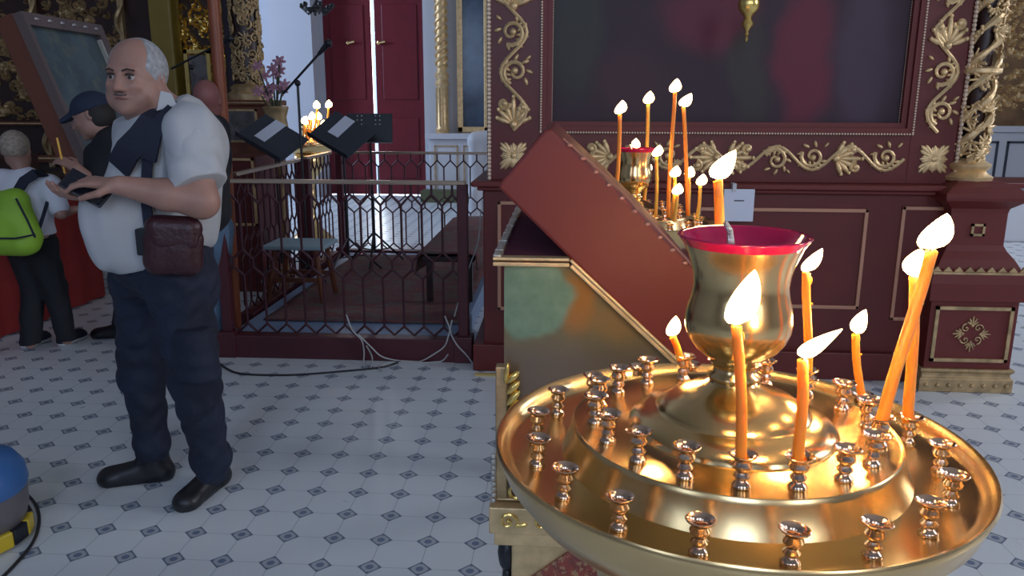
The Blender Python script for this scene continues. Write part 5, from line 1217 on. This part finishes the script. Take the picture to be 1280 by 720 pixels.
for hl_, te in ((gnd(30, 437), gnd(50, 428)), (gnd(76, 434), gnd(98, 424))):
    d_ = (te - hl_); te = hl_ + d_.normalized() * 0.235
    o = sdf('shoe', shoe_prims(hl_, te), NAVYF, boy, 0.006, cuts=[((0, 0, 0.02), (0, 0, -1))])
    s2 = sdf('white_sole', shoe_prims(hl_ - d_.normalized() * 0.004, te + d_.normalized() * 0.004), SOLEW, boy, 0.006, cuts=[((0, 0, 0.024), (0, 0, 1)), ((0, 0, 0.0), (0, 0, -1))])
gp = B(14, 280, 4.30); gb2 = thing('green_backpack', 'lime green backpack with navy straps worn by the boy', 'backpack', gp)
sdf('bag', [cone(B(-5, 250, 4.30), B(22, 250, 4.30), 0.05, 0.055, 0.05), cone(B(-10, 302, 4.28), B(30, 302, 4.28), 0.085, 0.085, 0.05), cone(B(20, 250, 4.32), B(33, 298, 4.30), 0.06, 0.07, 0.05), cone(B(-8, 252, 4.32), B(-14, 298, 4.30), 0.06, 0.07, 0.05), ell(B(10, 278, 4.31), (0.15, 0.09, 0.14), 0.05)], GREENB, gb2, 0.008, ripple=wrinkle(0.004, 22, 9))
make('piping', MB().tube([B(20, 248, 4.2) - gp, B(34, 275, 4.19) - gp, B(44, 297, 4.2) - gp], 0.006, 6).tube([B(-10, 298, 4.17) - gp, B(20, 298, 4.17) - gp, B(44, 293, 4.2) - gp], 0.006, 6), NAVYF, gb2)
strap([B(18, 246, 4.34), B(30, 226, 4.37), B(44, 217, 4.40), B(55, 216, 4.46), B(60, 222, 4.55)], 0.055, NAVYF, 'shoulder_strap', gb2, gp, 0.012)
strap([B(46, 294, 4.33), B(54, 270, 4.36), B(60, 250, 4.42)], 0.02, NAVYF, 'side_strap', gb2, gp, 0.006)

# ---------------- woman in a cap behind the man
WY_ = 4.3; Wp = lambda x, y, Y=WY_: at(x, y, Y)
wl = gnd(150, 422); wo = thing('woman', 'person in navy cap and black top bending over a candle behind the man', 'person', (wl.x, wl.y, 0))
wh = Wp(116, 146); hp_, wq, wR = head(wh, (-0.85, -0.25, -0.35), (-0.45, 0, 1), 1.0)
wn_ = Wp(140, 175); wc = Wp(150, 215); wb = Wp(165, 290, 4.4); we = Wp(122, 232, 4.15); ww = Wp(96, 210, 4.1); wk = Wp(165, 360, 4.5)
bd = hp_ + [cone(wn_, wh, 0.05, 0.052, 0.03), ell(wc, (0.14, 0.11, 0.16), 0.05), ell(wb, (0.15, 0.13, 0.16), 0.06), cone(wc + V3((-0.08, 0, 0.08)), we, 0.05, 0.038, 0.03), cone(we, ww, 0.038, 0.026, 0.02), cone(wb, wk, 0.09, 0.06, 0.03), cone(wk, wl + V3((0.03, 0, 0.1)), 0.055, 0.036, 0.02), cone(wb + V3((0.08, 0, 0)), wk + V3((0.12, 0, 0)), 0.09, 0.06, 0.03), cone(wk + V3((0.12, 0, 0)), wl + V3((0.2, 0.1, 0.1)), 0.055, 0.036, 0.02)]
bd += hand(ww, (-0.7, 0, 0.35), (0, -0.6, 0.8), 1, 0.95, 0.75)
sdf('body', bd, SKIN, wo, 0.007)
eyes(wq, wR, wo)
sdf('cap', [ell(wq(0, -0.012, 0.052), (0.092, 0.108, 0.085), 0.01, wR), cone(wq(-0.03, 0.09, 0.045), wq(-0.02, 0.15, 0.032), 0.016, 0.014, 0.02), cone(wq(0.03, 0.09, 0.045), wq(0.02, 0.15, 0.032), 0.016, 0.014, 0.02), cone(wq(0, 0.09, 0.05), wq(0, 0.155, 0.034), 0.016, 0.014, 0.02)], CAPM, wo, 0.006, cuts=[(wq(0, 0, 0.025), tuple(-(np.array(wR)[:, 2])))])
sdf('dark_hair', [ell(wq(0, -0.03, 0.0), (0.086, 0.090, 0.10), 0.01, wR), ], HAIR_K, wo, 0.007, cuts=[(wq(0, -0.005, 0), tuple(np.array(wR)[:, 1])), (wq(0, 0, -0.08), tuple(-(np.array(wR)[:, 2])))])
sdf('black_top', [ell(wc, (0.19, 0.15, 0.20), 0.06), ell(wb, (0.19, 0.16, 0.19), 0.06), cone(wc + V3((-0.09, 0, 0.09)), we + V3((0.01, 0, 0.01)), 0.085, 0.06, 0.04), cone(wc, wn_, 0.11, 0.08, 0.04)], BLACKF, wo, 0.010, ripple=wrinkle(0.004, 24, 1))
sdf('black_trousers', [cone(wb, wk, 0.14, 0.09, 0.04), cone(wk, wl + V3((0.03, 0, 0.1)), 0.085, 0.065, 0.03), cone(wb + V3((0.08, 0, 0)), wk + V3((0.12, 0, 0)), 0.13, 0.09, 0.04), cone(wk + V3((0.12, 0, 0)), wl + V3((0.2, 0.1, 0.1)), 0.085, 0.065, 0.03)], BLACKF, wo, 0.010)
for hl_, te in ((wl + V3((0.08, 0, 0)), wl + V3((-0.18, -0.02, 0))), (wl + V3((0.24, 0.1, 0)), wl + V3((0.0, 0.1, 0)))):
    sdf('shoe', shoe_prims(hl_, te), SHOE, wo, 0.007, cuts=[((0, 0, 0.002), (0, 0, -1))])
hc = ww + V3((-0.07, 0, 0.03)); solo('thin_candle', MB().tube([(0.0, 0, -0.06), (-0.02, 0, 0.13)], 0.0055, 8), WAX_Y, 'unlit yellow candle held upright by the person in the cap', 'candle', hc)

# ---------------- person behind, right of the man
ZY = 5.0; Z_ = lambda x, y, Y=ZY: at(x, y, Y)
zl = gnd(256, 440); zo = thing('standing_person', 'bald person in black jacket and faded jeans half hidden behind the man in white', 'person', (zl.x, zl.y, 0))
ZY = zl.y
zh = at(259, 126, ZY); hp_, zq, zR = head(zh, (-0.3, 1, 0), (0, 0, 1), 0.95)
zc = at(250, 185, ZY); zb_ = at(255, 280, ZY); zk = at(257, 350, ZY); za = V3((zl.x, zl.y, 0.08))
s1 = at(236, 160, ZY); s2_ = at(270, 160, ZY); e1 = at(228, 215, ZY); e2 = at(274, 215, ZY); w1 = at(232, 260, ZY - 0.15); w2 = at(272, 262, ZY - 0.1)
bd = hp_ + [cone(zc, zh, 0.06, 0.055, 0.03), ell(zc, (0.14, 0.1, 0.2), 0.05), ell(zb_, (0.13, 0.11, 0.12), 0.05), cone(zc + V3((0, 0, 0.12)), s1, 0.05, 0.05, 0.03), cone(zc + V3((0, 0, 0.12)), s2_, 0.05, 0.05, 0.03), cone(s1, e1, 0.045, 0.038, 0.02), cone(e1, w1, 0.038, 0.026, 0.02), cone(s2_, e2, 0.045, 0.038, 0.02), cone(e2, w2, 0.038, 0.026, 0.02)]
for sg in (-0.09, 0.07): bd += [cone(zb_ + V3((sg, 0, 0)), zk + V3((sg, 0, 0)), 0.075, 0.055, 0.02), cone(zk + V3((sg, 0, 0)), za + V3((sg, 0, 0)), 0.05, 0.036, 0.02)]
bd += hand(w1, (0, 0, -1), (-1, 0, 0), 1, 0.95, 0.4) + hand(w2, (0, 0, -1), (1, 0, 0), -1, 0.95, 0.4)
sdf('body', bd, SKIN_D, zo, 0.008)
sdf('black_jacket', [ell(zc, (0.17, 0.13, 0.22), 0.05), cone(zc, zb_ + V3((0, 0, 0.03)), 0.15, 0.15, 0.05), cone(zc + V3((0, 0, 0.12)), s1, 0.08, 0.07, 0.04), cone(zc + V3((0, 0, 0.12)), s2_, 0.08, 0.07, 0.04), cone(s1, e1, 0.07, 0.058, 0.03), cone(e1, w1, 0.058, 0.048, 0.03), cone(s2_, e2, 0.07, 0.058, 0.03), cone(e2, w2, 0.058, 0.045, 0.03)], BLACKF, zo, 0.010, ripple=wrinkle(0.004, 24, 12))
zt_ = [ell(zb_ + V3((0, 0, -0.02)), (0.16, 0.14, 0.13), 0.05)]
for sg in (-0.09, 0.07): zt_ += [cone(zb_ + V3((sg, 0, -0.03)), zk + V3((sg, 0, 0)), 0.10, 0.078, 0.04), cone(zk + V3((sg, 0, 0)), za + V3((sg, 0, 0.02)), 0.075, 0.062, 0.03)]
sdf('faded_jeans', zt_, JEANS, zo, 0.010, ripple=wrinkle(0.004, 24, 14))
for sg in (-0.09, 0.07): sdf('shoe', shoe_prims(V3((zl.x + sg, zl.y - 0.09, 0)), V3((zl.x + sg + 0.02, zl.y + 0.17, 0))), SHOE, zo, 0.008, cuts=[((0, 0, 0.002), (0, 0, -1))])

# ------------------------------------------------------------------ small pieces belong to the part that carries them
CARRIED = {'float_wick': 'ruby_glass_bowl', 'shoelace': 'shoe', 'white_sole': 'shoe', 'iris': 'eyeball', 'sleeve': 'white_shirt', 'collar': 'white_shirt', 'collar_flap': 'white_shirt', 'cargo_pocket': 'cargo_jeans', 'clasp': 'flap', 'buckle_block': 'strap',
           'piping': 'bag', 'speckle': 'bag', 'microphone': 'boom', 'foot_stud': 'gilt_foot', 'printed_line': 'sheet', 'finial': 'lamp_body', 'hole': 'desk', 'pearl_strip': 'corner_post', 'acanthus_crest': 'corner_post',
           'plinth_scroll': 'gilt_plinth', 'silver_braid': 'velvet_top', 'edge_highlight': 'case_body', 'frame_stud': 'frame', 'silver_slip': 'glazed_picture', 'screen': 'case', 'inlaid_panel': 'lower_cabinet', 'side_knob': 'lower_cabinet',
           'bead_moulding': 'frame_board', 'carved_scrollwork': 'frame_board', 'door_handle': 'door_leaf', 'wick': 'wax_stick'}
def base_name(o): return o.name.split('.')[0]
for root in [o for o in SC.objects if o.parent is None]:
    kids = list(root.children); used = {}
    for ch in kids:
        want = CARRIED.get(base_name(ch))
        if not want: continue
        hosts = [k for k in kids if base_name(k) == want]
        if not hosts: continue
        i = used.get(base_name(ch), 0); used[base_name(ch)] = i + 1
        h = hosts[i % len(hosts)]
        if h.location.length < 1e-6: ch.parent = h
